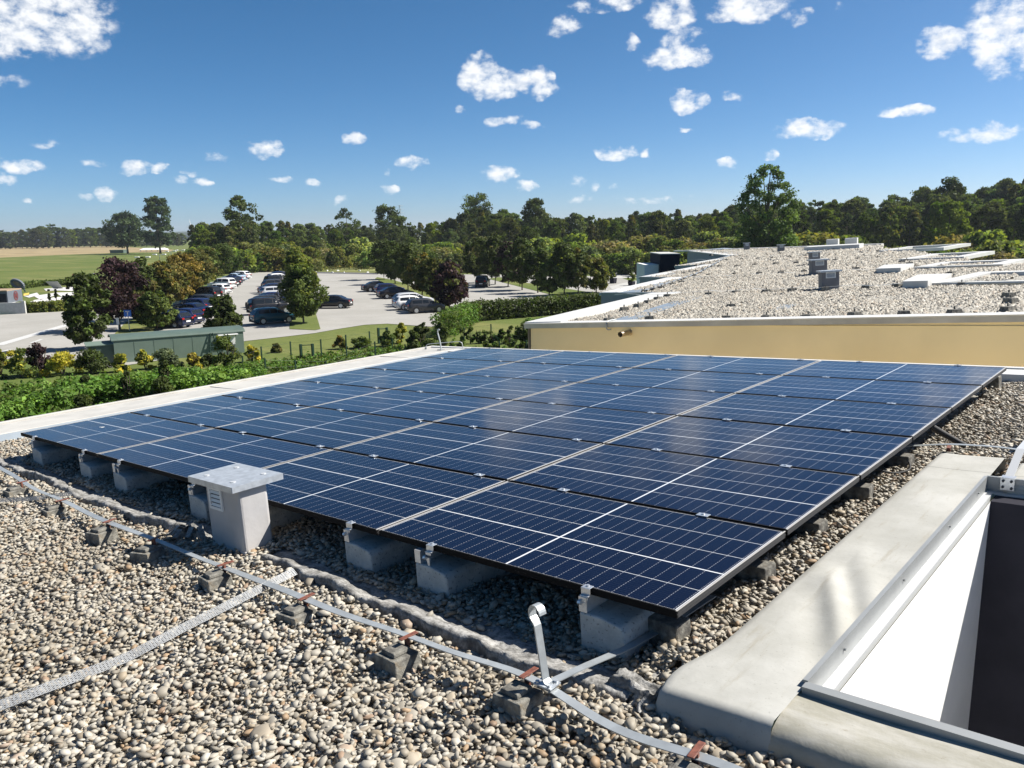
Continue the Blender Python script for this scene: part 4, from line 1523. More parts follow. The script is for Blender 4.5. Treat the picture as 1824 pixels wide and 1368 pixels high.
m = MB()
m.add([(-4500, -4500, 0), (4500, -4500, 0), (4500, 4500, 0), (-4500, 4500, 0)], [(0, 1, 2, 3)])
tag(m.obj('ground', 'grass_ground'), kind='structure')
ground_poly('dry_field', [(-500, 470), (0, 459), (110, 454), (230, 450), (300, 449), (310, 445), (200, 438.5), (60, 440.5), (-500, 450)], .02, 'dry_field')
ground_poly('meadow', [(380, 470), (420, 478), (660, 484), (860, 486), (1090, 487), (1200, 492), (1500, 500), (2000, 520), (2000, 455), (1400, 450), (900, 448), (400, 452)], .02, 'meadow')
LOT = [(-60, 646), (0, 642), (60, 636), (130, 642), (200, 655), (300, 640), (380, 622), (437, 608), (500, 601), (560, 594), (605, 586), (650, 579), (690, 577), (790, 584), (842, 562), (960, 545), (1078, 527), (1140, 507), (1100, 493), (1000, 491), (860, 489), (670, 488), (425, 484), (400, 494), (330, 530), (255, 560), (205, 562), (150, 552), (100, 556), (0, 561), (-60, 563)]
ground_poly('car_park', LOT, .03, 'pale_asphalt')
ground_poly('verge', [(200, 600), (262, 596), (318, 573), (350, 545), (385, 521), (412, 500), (424, 488), (406, 493), (385, 500), (362, 509), (338, 519), (318, 531), (285, 548), (255, 561), (225, 574)], .06, 'grass_ground')
ground_poly('verge', [(516, 587), (562, 589), (571, 587), (563, 560), (548, 520), (536, 498), (520, 498), (516, 540)], .06, 'grass_ground')
ground_poly('verge', [(785, 563), (806, 566), (812, 556), (790, 540), (760, 522), (730, 508), (700, 499), (672, 494), (668, 497), (700, 512), (740, 532)], .06, 'grass_ground')
ground_poly('verge', [(870, 497), (960, 520), (1000, 530), (1055, 527), (1050, 521), (990, 512), (930, 503), (890, 494)], .06, 'grass_ground')
ground_poly('path', [(195, 545), (270, 545), (330, 524), (345, 505), (335, 505), (300, 520), (262, 535), (195, 537)], .05, 'pale_paving')
ground_poly('kerb_strip', [(424, 483.6), (560, 487), (672, 489), (672, 486.5), (560, 484.5), (424, 481.5)], .05, 'dark_kerb')
m = MB()
def stripe(p, q, w):
    a, b = gp(*p), gp(*q)
    d = (b - a).normalized(); s = Vector((-d.y, d.x, 0)) * w / 2
    m.add([a - s + Vector((0, 0, .045)), a + s + Vector((0, 0, .045)), b + s + Vector((0, 0, .045)), b - s + Vector((0, 0, .045))], [(0, 1, 2, 3)])
stripe((-5, 616), (128, 577), .9)
stripe((55, 612), (75, 605), .3)
stripe((-5, 630), (20, 623), .3)
tag(m.obj('road_markings', 'road_paint'), kind='structure')
# minigolf ground: white winding lanes on grass
ground_poly('golf_lawn', [(-60, 552), (5, 548), (40, 540), (165, 532), (175, 508), (60, 512), (-60, 520)], .02, 'grass_ground')
GL = [('golf_path', [(5, 541), (30, 533), (34, 537), (8, 546)], 'golf_white'), ('golf_path', [(38, 545), (62, 535), (100, 530), (152, 528), (152, 535), (100, 538), (60, 544), (42, 548)], 'golf_white'),
      ('golf_path', [(42, 528), (66, 522), (70, 526), (52, 531)], 'golf_white'), ('golf_path', [(78, 515), (150, 510), (165, 513), (150, 520), (100, 518), (82, 519)], 'golf_white'),
      ('golf_path', [(98, 522), (135, 521), (142, 525), (110, 529)], 'golf_white'), ('golf_path', [(60, 528), (100, 522), (102, 526), (72, 535)], 'golf_white'),
      ('golf_path', [(118, 529), (138, 531), (132, 536), (112, 534)], 'golf_yellow'), ('golf_path', [(42, 524), (52, 522), (52, 527), (42, 528)], 'golf_yellow'), ('golf_path', [(117, 512), (124, 512), (124, 516), (117, 516)], 'golf_yellow')]
for nm, px, mt in GL:
    ground_poly(nm, px, .07, mt)
ground_poly('paving', [(1090, 497), (1150, 494), (1190, 480), (1180, 478), (1145, 479), (1095, 487), (1080, 492)], .05, 'pale_paving')
ground_poly('paving', [(1090, 516), (1130, 512), (1160, 503), (1140, 499), (1108, 505), (1085, 511)], .05, 'pale_paving')
ground_poly('lawn', [(796, 612), (850, 578), (960, 566), (960, 640), (780, 640)], .015, 'grass_ground')
# low far ridge
def ridge(name, pxs, tops, depth, material):
    m = MB(); vs = []; n = len(pxs)
    for px, py in zip(pxs, tops):
        d = ray_w(px, py); d = d / (d @ RW[:, 2]) * depth
        p = CW + d
        fw = CF * depth * .12
        vs += [(p[0], p[1], 0), (p[0], p[1], max(2, p[2] * .6)), (p[0] + fw.x * .3, p[1] + fw.y * .3, p[2]), (p[0] + fw.x * 1.5, p[1] + fw.y * 1.5, 0)]
    fs = []
    for i in range(n - 1):
        for k in range(3):
            a = i * 4 + k
            fs.append((a, a + 4, a + 5, a + 1))
    m.add(vs, fs)
    return tag(m.obj(name, material, smooth=True), kind='structure')


px = list(range(-300, 2300, 26))
ridge('hills', px, [408 - .0164 * (q - 912) * 1.0 - (4 + 4 * math.sin(q * .013) + 2 * math.sin(q * .041 + 1)) - (3 if 250 < q < 420 else 0) for q in px], 2600, 'ridge_green')


# ================================================================== trees and shrubs
def leaf_mesh(name, clumps, n, leaf, cols, matname='leaf', flat=.0, seed=0):
    """clumps: (x, y, z, rx, rz, weight). Leaf quads scattered through each clump's volume, denser to its outside."""
    r = np.random.default_rng(seed)
    C_ = np.array([c[:5] for c in clumps]); w = np.array([c[5] for c in clumps]); w = w / w.sum()
    k = r.choice(len(clumps), n, p=w)
    d = r.normal(size=(n, 3)); d /= np.linalg.norm(d, axis=1)[:, None]
    rad = r.uniform(.35, 1, n) ** .55 * (1 + .16 * r.normal(size=n))
    P = C_[k, :3] + d * rad[:, None] * np.stack([C_[k, 3], C_[k, 3], C_[k, 4]], -1)
    N_ = d * .7 + r.normal(size=(n, 3)) * .55 + np.array([0, 0, .35])
    N_ /= np.linalg.norm(N_, axis=1)[:, None]
    t = np.cross(N_, r.normal(size=(n, 3))); t /= np.linalg.norm(t, axis=1)[:, None]
    b = np.cross(N_, t)
    L = leaf * r.uniform(.6, 1.35, n)
    a1, a2 = t * (L * .62)[:, None], b * (L * .42)[:, None]
    V = np.stack([P - a1, P - a2 * 1.0 + a1 * .1, P + a1, P + a2 * 1.0 + a1 * .1], 1).reshape(-1, 3)
    F = np.arange(n * 4).reshape(n, 4)
    cols = np.array(cols) * (1.42 if matname == 'leaf_wood' else 1.22)
    cc = r.integers(0, len(cols), len(clumps))
    col = cols[cc[k]] * r.uniform(.72, 1.25, (n, 1)) * (1 + .22 * r.normal(size=len(clumps)))[k][:, None].clip(.5, 1.6)
    mix_ = r.random(n) < .25
    col[mix_] = cols[r.integers(0, len(cols), mix_.sum())]
    return np_mesh(name, [(V, F, np.repeat(col, 4, 0))], matname, False)


def crown_clumps(r, W, z0, z1, n, shape='round', cs=.30):
    out = []
    H = z1 - z0
    for i in range(n):
        t = r.random()
        if shape == 'round':
            prof = math.sqrt(max(0, 1 - (2 * t - 1) ** 2)) * (1.05 - .25 * t)
        elif shape == 'cone':
            prof = (1 - t) ** .75 * .95 + .08
        elif shape == 'oval':
            prof = math.sin(math.pi * min(1, t * .80 + .16)) ** .6
        elif shape == 'bush':
            prof = math.sqrt(max(0, 1 - t * t * .95))
        else:
            prof = math.sin(math.pi * (t * .85 + .12)) ** .8
        a = r.random() * 2 * math.pi
        rr = prof * W / 2 * (r.random() ** .45) * (1 + .14 * math.sin(3 * a + W))
        s = cs * W / 2 * r.uniform(.6, 1.25)
        out.append((rr * math.cos(a), rr * math.sin(a), z0 + s * .5 + t * (H - s), s, s * r.uniform(.65, .95), s * s))
    return out


def tree_thing(name, W, H, trunk_h, n, leaf, cols, seed, shape='round', nclump=46, label='', cat='tree', group=None, M=None, matname='leaf', limbs=5, cs=.30, trunk_r=None, bare=False):
    r = random.Random(seed)
    t = thing(name, label, cat, M or Matrix(), group)
    tr = trunk_r or max(.03, H * .018)
    m = MB()
    lean = r.uniform(-.02, .02) * H
    path = [(0, 0, -.05), (lean * .2, 0, trunk_h * .5), (lean * .5, lean * .3, trunk_h), (lean, lean * .4, trunk_h + (H - trunk_h) * .45), (lean, lean * .4, H * .93)]
    m.tube(path, [tr * 1.25, tr, tr * .85, tr * .45, tr * .12], 7)
    for i in range(limbs):
        f = .75 + .6 * i / limbs
        z = min(trunk_h * f, H * .75)
        a = i * 2.4 + r.random()
        l = W * .42 * r.uniform(.7, 1)
        m.tube([(lean * .4, 0, z), (math.cos(a) * l * .5, math.sin(a) * l * .5, z + l * .45), (math.cos(a) * l, math.sin(a) * l, z + l * .95)], [tr * .5, tr * .3, tr * .08], 5)
    m.obj('trunk', 'bark', t, smooth=True)
    cl = crown_clumps(r, W, trunk_h * .82, H, nclump, shape, cs)
    me = leaf_mesh('crown', cl, n, leaf, cols, matname, seed=seed)
    link('crown', me, t)
    return t


def bush_thing(name, W, H, n, leaf, cols, seed, label, cat='shrub', group=None, M=None, nclump=16, shape='bush', matname='leaf', cs=.42):
    r = random.Random(seed)
    t = thing(name, label, cat, M or Matrix(), group)
    m = MB()
    for i in range(5):
        a = i * 1.3 + r.random()
        m.tube([(0, 0, -.03), (math.cos(a) * W * .18, math.sin(a) * W * .18, H * .45), (math.cos(a) * W * .3, math.sin(a) * W * .3, H * .8)], [H * .02, H * .014, H * .004], 5)
    m.obj('stem', 'bark', t)
    link('foliage', leaf_mesh('foliage', crown_clumps(r, W, 0, H, nclump, shape, cs), n, leaf, cols, matname, seed=seed), t)
    return t


G_DARK = [(.036, .052, .014), (.048, .066, .018), (.062, .080, .022), (.040, .050, .017)]
G_MID = [(.060, .088, .020), (.078, .108, .026), (.050, .072, .018), (.095, .120, .032)]
G_OLIVE = [(.085, .095, .026), (.105, .105, .030), (.065, .075, .022), (.12, .10, .03)]
G_GOLD = [(.17, .125, .030), (.14, .11, .03), (.20, .14, .03), (.10, .09, .028)]
G_BRIGHT = [(.075, .145, .026), (.095, .17, .034), (.06, .12, .022), (.11, .18, .04)]
G_YEL = [(.33, .29, .035), (.26, .25, .035), (.40, .34, .045), (.16, .18, .03)]
G_PURP = [(.030, .016, .020), (.042, .022, .026), (.024, .016, .018), (.05, .03, .03)]
G_YG = [(.13, .15, .028), (.10, .13, .026), (.16, .16, .03), (.075, .10, .024)]


def size_at(px, base, top, wpx):
    p = gp(px, base)
    d = depth_of(p)
    return p, (base - top) * d / FPX, wpx * d / FPX, d


TREES = [  # px, base, top, width px, colours, shape, label
    (160, 622, 488, 78, G_DARK + G_MID[:1], 'oval', 'dark green leafy tree in front of the green shed, leftmost of the car park trees'),
    (214, 588, 460, 84, G_PURP, 'round', 'dark purple leaved tree behind the leftmost green tree'),
    (254, 569, 460, 48, G_DARK, 'oval', 'slim dark green tree right of the purple tree'),
    (316, 545, 470, 48, G_GOLD + G_OLIVE, 'round', 'golden olive tree just left of the brightest golden tree'),
    (264, 574, 498, 50, G_OLIVE + G_DARK[:1], 'oval', 'olive tree between the slim dark tree and the small green tree'),
    (361, 515, 446, 42, G_OLIVE, 'round', 'olive tree halfway along the left car row'),
    (280, 588, 520, 52, G_MID + G_OLIVE[:1], 'oval', 'small green tree at the near end of the parked car row'),
    (296, 556, 466, 50, G_OLIVE + G_GOLD[:1], 'round', 'olive tree between the purple tree and the golden tree'),
    (327, 535, 452, 66, G_GOLD, 'round', 'golden autumn tree standing over the left car row'),
    (349, 522, 446, 50, G_OLIVE, 'round', 'olive green tree just beyond the golden tree'),
    (372, 507, 440, 46, G_MID + G_OLIVE, 'round', 'green tree behind the white parked cars'),
    (396, 491, 434, 50, G_DARK + G_MID, 'round', 'broad dark tree at the far end of the left car row'),
    (413, 484, 437, 30, G_DARK + G_OLIVE, 'round', 'farthest tree of the left car park row'),
    (403, 606, 527, 62, G_DARK, 'oval', 'small dark open crowned tree behind the right end of the green shed'),
    (541, 577, 472, 82, G_MID + G_YG[:1] + G_DARK[:2], 'round', 'big rounded green tree on the car park island'),
    (534, 545, 452, 56, G_YG + G_OLIVE[:1], 'round', 'yellow green tree right behind the big island tree'),
    (529, 520, 441, 44, G_YG, 'round', 'yellow topped tree farthest back on the island'),
    (801, 553, 468, 70, G_PURP + G_OLIVE[:1], 'round', 'purple brown tree nearest the hedge corner'),
    (776, 541, 462, 60, G_OLIVE + G_DARK[:1], 'round', 'olive brown tree left of the purple brown tree'),
    (752, 529, 452, 58, G_GOLD + G_OLIVE + G_DARK, 'round', 'reddish olive tree in the middle of the right car row'),
    (727, 517, 436, 60, G_DARK + G_OLIVE[:1], 'round', 'dark tree behind the reddish olive tree'),
    (704, 506, 430, 56, G_DARK, 'round', 'tall dark tree second from the far end of the right car row'),
    (684, 498, 428, 54, G_DARK, 'round', 'dark tree at the far left end of the right car row'),
    (850, 504, 424, 56, G_DARK, 'round', 'dark tree above the parked van, leftmost of the back row'),
    (882, 507, 422, 52, G_DARK, 'round', 'dark tree second from left in the back row'),
    (905, 511, 430, 44, G_PURP + G_DARK[:2], 'oval', 'brownish dark tree third in the back row'),
    (930, 517, 424, 56, G_DARK + G_MID[:1], 'round', 'full dark green tree in the middle of the back row'),
    (958, 522, 430, 46, G_MID + G_DARK, 'round', 'mid green tree right of the fullest back row tree'),
    (978, 527, 464, 38, G_MID, 'oval', 'small light green tree in front of the back row'),
    (1005, 526, 432, 56, G_DARK + G_MID, 'round', 'dark green tree near the right end of the back row'),
    (1030, 525, 444, 54, G_DARK + G_OLIVE, 'round', 'olive dark tree second from right in the back row'),
    (1062, 521, 460, 48, G_OLIVE + G_YG[:1], 'oval', 'thin olive tree at the right end of the back row'),
]
for i, (px, base, top, wpx, cols, shape, label) in enumerate(TREES):
    p, H, W, d = size_at(px, base, top, wpx * (1.16 if px < 425 and px != 160 and px != 403 else 1.0))
    tree_thing('tree', W, H, H * (.17 if shape != 'oval' else .12), 8500 if d < 90 else 5600, .21 if d < 75 else .27, cols, 100 + i, shape, 80, label, 'tree', 'car park trees', T(p), trunk_r=.085, cs=.25)

# the tall open tree behind the far roof
p = at_depth(1362, 128)
tt = thing('tall_tree', 'tall open crowned tree rising above the far roof', 'tree', T(p))
m = MB()
m.tube([(0, 0, 0), (.1, .1, 4), (.25, .2, 8.5), (.5, .1, 12.0), (.7, .1, 15.5)], [.42, .34, .26, .16, .05], 8)
LIM = [(-4.2, 11.6, 7.0), (-2.4, 14.2, 8.0), (-.6, 16.6, 9.0), (1.4, 15.8, 9.2), (3.2, 13.8, 8.0), (4.2, 11.0, 6.5), (-3.6, 8.6, 4.5), (3.6, 8.0, 4.0), (.6, 17.0, 11)]
for (dx, zt, zs_) in LIM:
    q = CR * dx
    m.tube([(.2, .15, zs_), (q.x * .45 + .1, q.y * .45, zs_ + (zt - zs_) * .55), (q.x, q.y, zt)], [.16, .10, .03], 6)
m.obj('trunk', 'bark', tt, smooth=True)
r_ = random.Random(5)
cl = []
CLM = [(-4.0, 11.9, 1.0), (-4.4, 10.9, .8), (-2.6, 14.1, 1.3), (-3.2, 12.9, 1.0), (-1.7, 15.4, 1.1), (-.5, 16.6, 1.1), (.9, 17.0, 1.0), (1.8, 15.9, 1.1), (1.3, 14.5, 1.0), (3.0, 14.3, .9), (3.6, 12.9, 1.1), (4.5, 11.4, 1.2), (3.6, 10.2, 1.3),
       (-1.3, 13.5, 1.0), (-3.4, 9.7, 1.0), (-2.2, 9.0, 1.2), (4.6, 9.4, 1.2), (2.4, 11.6, .8), (-1.0, 7.6, 1.5), (1.6, 8.2, 1.6), (3.2, 7.8, 1.6), (-3.0, 7.4, 1.4), (0, 5.8, 2.0), (2.6, 5.8, 2.0), (-1.6, 11.6, 1.2), (.4, 12.6, 1.2), (-.4, 9.6, 1.2), (1.8, 12.4, 1.1), (-2.2, 5.6, 1.8), (4.0, 6.0, 1.6), (.6, 10.2, .8), (-3.8, 5.2, 1.4), (1, 4, 2.2), (-2, 3.8, 2.0), (3.5, 3.8, 2.0)]
for (dx, z, s) in CLM:
    for k in range(3):
        q = CR * (dx + r_.uniform(-.5, .5)) + CF * r_.uniform(-1.6, 1.6)
        cl.append((q.x, q.y, z + r_.uniform(-.4, .4), s * r_.uniform(.65, 1.05), s * r_.uniform(.55, .85), s * s))
link('crown', leaf_mesh('crown', cl, 15000, .33, [(.09, .14, .035), (.075, .12, .03), (.11, .16, .042), (.06, .095, .024)], 'leaf', seed=9), tt)

# the two big trees in the left field
for px, base, top, wpx, lab, sd, sh in ((228, 452, 380, 74, 'broad dark tree standing in the left field', 31, 'round'), (286, 452, 352, 56, 'tall poplar like tree right of the broad field tree', 32, 'oval')):
    p, H, W, d = size_at(px, base, top, wpx)
    tree_thing('field_tree', W, H, H * .17, 8000, .85, [(.030, .052, .022), (.042, .068, .028), (.055, .08, .03)], sd, sh, 84, lab, 'tree', None, T(p), limbs=6, cs=.23, trunk_r=.5)
# clump left of the car park end, with one tree standing taller
for px, dep, top, wpx, lab, sd, sh in ((430, 235, 350, 72, 'dark tree with a raised crown over the left wood', 41, 'round'), (618, 290, 372, 52, 'thin sparse tree against the sky, left of centre', 42, 'open'), (693, 280, 364, 62, 'upright pointed tree above the centre wood', 43, 'oval'),
                                       (855, 270, 345, 84, 'tallest feathery tree of the centre wood', 44, 'oval'), (952, 260, 354, 60, 'sparse dark tree in the centre wood skyline', 45, 'oval'), (1690, 215, 320, 70, 'tall tree with a tufted top in the right wood', 46, 'oval')):
    p = at_depth(px, dep)
    H = CAM_H + (hor(px) - top) / FPX * dep
    W = wpx / FPX * dep
    tree_thing('wood_tree', W, H, H * (.35 if sh == 'open' else .12), 6500 if sh != 'open' else 2200, .50, G_DARK + G_MID[:2], sd, sh, 84 if sh != 'open' else 40, lab, 'tree', None, T(p), 'leaf', limbs=7, cs=.22)

# the woods: several kinds of tree, each copied with its own size and tone
KINDS = []
for i, (W, H, sh, cols) in enumerate(((10, 15, 'round', G_DARK + G_MID[:2]), (7, 17, 'oval', G_DARK + G_MID[:1]), (8, 13, 'round', G_MID), (6, 14, 'oval', G_OLIVE + G_DARK), (10, 14, 'round', G_DARK + G_OLIVE[:1]), (11, 15, 'round', G_DARK + G_MID[:1]))):
    KINDS.append(tree_thing('wood_tree', W, H, H * .06, 7000 if sh != 'open' else 3000, .46, cols, 200 + i, sh, 90 if sh != 'open' else 44, 'tree in the dense mixed wood along the horizon', 'tree', 'trees of the wood along the horizon', T((0, 0, -500)), 'leaf_wood', cs=.21))
used = set()


def plant(kinds, px, dep, H, label, group, wid=1.0):
    k = random.randrange(len(kinds))
    src = kinds[k]
    p = at_depth(px, dep)
    h0 = float(src['h0'])
    s = H / h0
    M = T(p) @ RZ(random.uniform(0, 6.28)) @ Matrix.Diagonal((s * wid, s * wid, s, 1))
    if k in used and src.name in used_names:
        o = dup(src, M)
    else:
        o = src; o.matrix_world = M; used.add(k); used_names.add(src.name)
    return o


used_names = set()
for k, h in zip(KINDS, (15, 17, 13, 14, 14, 18)):
    k['h0'] = h
SKY = [(360, 398), (400, 392), (440, 386), (480, 392), (540, 395), (590, 398), (640, 398), (690, 392), (740, 396), (790, 392), (830, 372), (880, 370), (930, 376), (980, 378), (1030, 376), (1080, 384), (1130, 378), (1180, 372), (1230, 374), (1280, 370), (1330, 368),
       (1400, 362), (1450, 352), (1500, 356), (1560, 350), (1610, 346), (1660, 338), (1700, 338), (1750, 336), (1800, 322), (1850, 322), (1920, 325)]
SX, SY = [s[0] for s in SKY], [s[1] for s in SKY]
WG = 'trees of the wood along the horizon'
for row, (dmul, hm_, step) in enumerate(((1.34, .97, 24), (1.18, 1.0, 28), (1.0, .92, 28), (.86, .80, 36))):
    x = 345 + row * 11
    while x < 1940:
        top = np.interp(x, SX, SY)
        dep = np.interp(x, [350, 600, 900, 1300, 1850], [230, 300, 270, 235, 200]) * dmul * random.uniform(.95, 1.05)
        H = (CAM_H + (hor(x) - top) / FPX * dep) * random.uniform(.86, 1.06) * hm_
        plant(KINDS, x, dep, max(6, H), None, WG, random.uniform(.8, 1.15))
        x += step * random.uniform(.7, 1.3)
# far left treeline beyond the fields
x = -260
while x < 330:
    dep = random.uniform(720, 800)
    top = np.interp(x, [-260, 0, 20, 60, 100, 130, 190, 250, 300, 330], [408, 408, 411, 405, 398, 408, 405, 408, 412, 414])
    H = (CAM_H + (hor(x) - top) / FPX * dep) * random.uniform(.85, 1.05)
    plant(KINDS, x, dep, H, None, WG, random.uniform(1.0, 1.5))
    x += random.uniform(7, 12)
# scrub in front of the woods
SCR = []
for i, (cols, W, H) in enumerate(((G_OLIVE + G_DARK, 6, 4.5), (G_DARK + G_MID, 5, 5), (G_MID + G_YG[:1], 5, 4), (G_OLIVE, 7, 3.6))):
    b = bush_thing('scrub_bush', W, H, 2600, .34, [(c[0] * 1.35, c[1] * 1.3, c[2] * 1.5) for c in cols], 300 + i, 'bush in the scrub at the foot of the wood', 'bush', 'scrub at the foot of the wood', T((0, 0, -500)), 40, 'bush', 'leaf_wood', .27)
    b['h0'] = H
    SCR.append(b)
for row, (dm, hh, step) in enumerate(((1.0, 5.5, 22), (.86, 4.4, 24), (.76, 3.4, 26))):
    x = 350 + row * 9
    while x < 1930:
        dep = np.interp(x, [350, 430, 640, 900, 1300, 1850], [212, 212, 232, 215, 175, 128]) * dm * random.uniform(.94, 1.06)
        if not (360 < x < 520 and row == 2) and not (560 < x < 700 and row == 2):
            plant(SCR, x, dep, hh * random.uniform(.7, 1.35), None, None, random.uniform(.9, 1.3))
        x += step * random.uniform(.7, 1.3)
for k in KINDS + SCR:
    del k['h0']
for o in COL.objects:
    if o.type == 'EMPTY' and 'h0' in o:
        del o['h0']

# shrubs on the lawn
NEAR = [(2, 668, 618, 36, G_YEL + G_OLIVE, 'yellowish shrub cut by the left edge of the view'), (38, 672, 619, 46, G_YEL[1:] + G_MID, 'loose yellow green shrub left of the dark purple shrub'), (72, 668, 612, 46, G_PURP, 'dark purple twiggy shrub between yellow shrubs'),
        (112, 668, 622, 56, G_YEL, 'broad golden yellow shrub right of the purple shrub'), (162, 665, 623, 62, G_DARK, 'rounded dark green shrub beside the shed corner'), (217, 662, 626, 26, G_YEL, 'small yellow shrub in front of the shed door'),
        (260, 658, 624, 30, G_YEL + G_OLIVE[:1], 'small yellow shrub before the middle of the shed'), (298, 656, 621, 52, [(.08, .10, .05), (.10, .12, .06), (.06, .08, .04)], 'grey green rounded shrub before the white boat'), (346, 656, 629, 30, G_YEL + G_GOLD, 'yellow brown shrub before the white boat'),
        (408, 660, 596, 50, G_MID + G_DARK[:2] + G_YG[:1], 'tall dense green shrub at the right end of the shed'), (450, 645, 612, 24, G_YEL, 'yellow shrub right of the tall dense green shrub'), (371, 652, 632, 30, G_DARK, 'low dark shrub between the yellow brown and the tall shrub'),
        (606, 622, 598, 22, G_GOLD + G_OLIVE, 'small orange tinged shrub by the back fence'), (645, 620, 600, 34, G_MID, 'small green shrub near the back fence gate'), (690, 617, 590, 30, G_MID, 'green shrub inside the fence gate'), (714, 612, 575, 22, G_YEL, 'bright yellow shrub right of the fence gate'),
        (752, 622, 574, 30, G_DARK, 'tall dark green shrub right of the bright yellow shrub'), (735, 626, 588, 30, G_DARK + G_MID, 'dark shrub between the yellow and the tall dark shrub'), (785, 622, 574, 34, G_DARK + G_MID, 'dark shrub at the foot of the lit hedge'), (768, 632, 604, 36, G_MID, 'low green shrub near the roof corner'),
        (934, 628, 574, 42, G_DARK, 'large dark shrub by the ochre wall corner'), (950, 600, 566, 60, G_BRIGHT, 'bright green clipped shrub behind the ochre wall corner'), (493, 628, 612, 16, G_OLIVE, 'low brown shrub by the back fence')]
for i, (px, base, top, wpx, cols, lab) in enumerate(NEAR):
    p, H, W, d = size_at(px, base, top, wpx)
    bush_thing('shrub', W, H, 2600, .12, cols, 400 + i, lab, 'shrub', None, T(p), 22, 'bush', 'leaf', .34)
# young laurels in two rows
k = 0
sp0 = None
for row, (xs, base, top) in enumerate((([824, 838, 852, 864, 878, 894, 907, 920], 611, 584), ([806, 820, 834, 850, 866, 884, 902, 918, 934, 944], 640, 607))):
    for j, px in enumerate(xs):
        p, H, W, d = size_at(px, base + random.uniform(-1.5, 1.5), top + random.uniform(-4, 5), random.uniform(12, 18))
        lab = f'young laurel in the {"back" if row == 0 else "front"} planted row, {ORD[j]} from the left'
        bush_thing('young_laurel', W, H, 620, .13, G_MID + G_DARK[:2] + G_BRIGHT[:1], 500 + k, lab, 'laurel', 'young laurels in two rows', T(p), 11, 'oval', 'leaf', .42)
        k += 1


def hedge(label, pts, w, h, n, leaf, cols, seed, cat='hedge', rough=.12):
    r = np.random.default_rng(seed)
    P = np.array([(p.x, p.y) for p in pts])
    seg = np.linalg.norm(np.diff(P, axis=0), axis=1); cum = np.concatenate([[0], np.cumsum(seg)])
    cl = []
    L = cum[-1]
    step = min(w * .36, h * .34)
    o = Vector((P[0, 0], P[0, 1], 0))
    s = 0
    while s < L:
        x, y = np.interp(s, cum, P[:, 0]), np.interp(s, cum, P[:, 1])
        i = min(len(seg) - 1, int(np.searchsorted(cum, s, 'right') - 1))
        d = (P[i + 1] - P[i]) / seg[i]
        nn = np.array([-d[1], d[0]])
        for a in np.linspace(-.40, .40, 3 if w < 2.5 else 7):
            for z in np.linspace(.2, .80, 3):
                q = np.array([x, y]) + nn * a * w + r.normal(0, .03 * w, 2)
                sr = min(w * .30, h * .24) * r.uniform(.8, 1.2)
                cl.append((q[0] - o.x, q[1] - o.y, h * z + r.normal(0, rough * .3), sr, sr * .8, 1))
        s += step
    t = thing('hedge', label, cat, T(o))
    link('foliage', leaf_mesh('foliage', cl, n, leaf, cols, 'leaf', seed=seed), t)
    m = MB()
    for s in np.arange(.2, L, 1.2):
        x, y = np.interp(s, cum, P[:, 0]) - o.x, np.interp(s, cum, P[:, 1]) - o.y
        m.tube([(x, y, -.03), (x + .03, y, h * .7)], [.03, .012], 5)
    m.obj('stem', 'bark', t)
    return t


hedge('bright green laurel hedge below the left roof edge', [gp(x, y, 0) for x, y in ((-90, 815), (0, 782), (113, 746), (270, 726), (380, 722), (465, 719))], 3.4, 1.75, 70000, .14, [(c[0] * 1.25, c[1] * 1.2, c[2] * 1.1) for c in G_BRIGHT] + G_BRIGHT + G_MID[:2], 61, rough=.30)
hedge('tall dark clipped hedge beyond the small lawn', [gp(x, y) for x, y in ((836, 572), (960, 562), (1085, 551))], 1.5, 1.85, 16000, .17, G_DARK + G_MID[:1], 62)  # dark leaf colours hold the shade on this face
hedge('bright lit hedge turning the corner towards the fence', [gp(x, y) for x, y in ((838, 574), (812, 588), (790, 601))], 1.6, 1.9, 8000, .15, G_BRIGHT + G_MID, 63)  # same hedge in brighter leaf colours that carry the sun on it
hedge('long clipped yellow green hedge beside the road', [gp(x, y) for x, y in ((42, 557), (90, 555), (150, 549))], 1.4, 1.15, 7000, .2, G_YG + G_OLIVE[:1], 64)
hedge('low dark hedge behind the minigolf lanes', [gp(x, y) for x, y in ((0, 520), (70, 510), (155, 506))], 1.6, 1.1, 4000, .3, G_MID, 65)
hedge('low dark hedge on the lawn behind the terrace', [gp(x, y) for x, y in ((1085, 482), (1150, 480))], 1.4, .9, 2500, .3, G_DARK, 66)
for i, (px, base, top, wpx) in enumerate(((160, 745, 668, 30), (232, 742, 650, 24), (300, 730, 642, 30), (292, 748, 668, 46), (156, 768, 702, 40))):
    p, H, W, d = size_at(px, base, top, wpx)
    lab = ['leftmost tall dark cypress growing out of the laurel hedge', 'narrow dark cypress in the middle of the laurel hedge', 'tallest dark cypress in the laurel hedge', 'wide low cypress before the tallest one in the laurel hedge', 'low wide cypress at the left in the laurel hedge'][i]
    bush_thing('cypress', W * 1.1, H, 4500, .10, G_DARK + G_MID[:1], 70 + i, lab, 'cypress', None, T(p), 26, 'cone' if i < 3 else 'bush', 'leaf', .36)
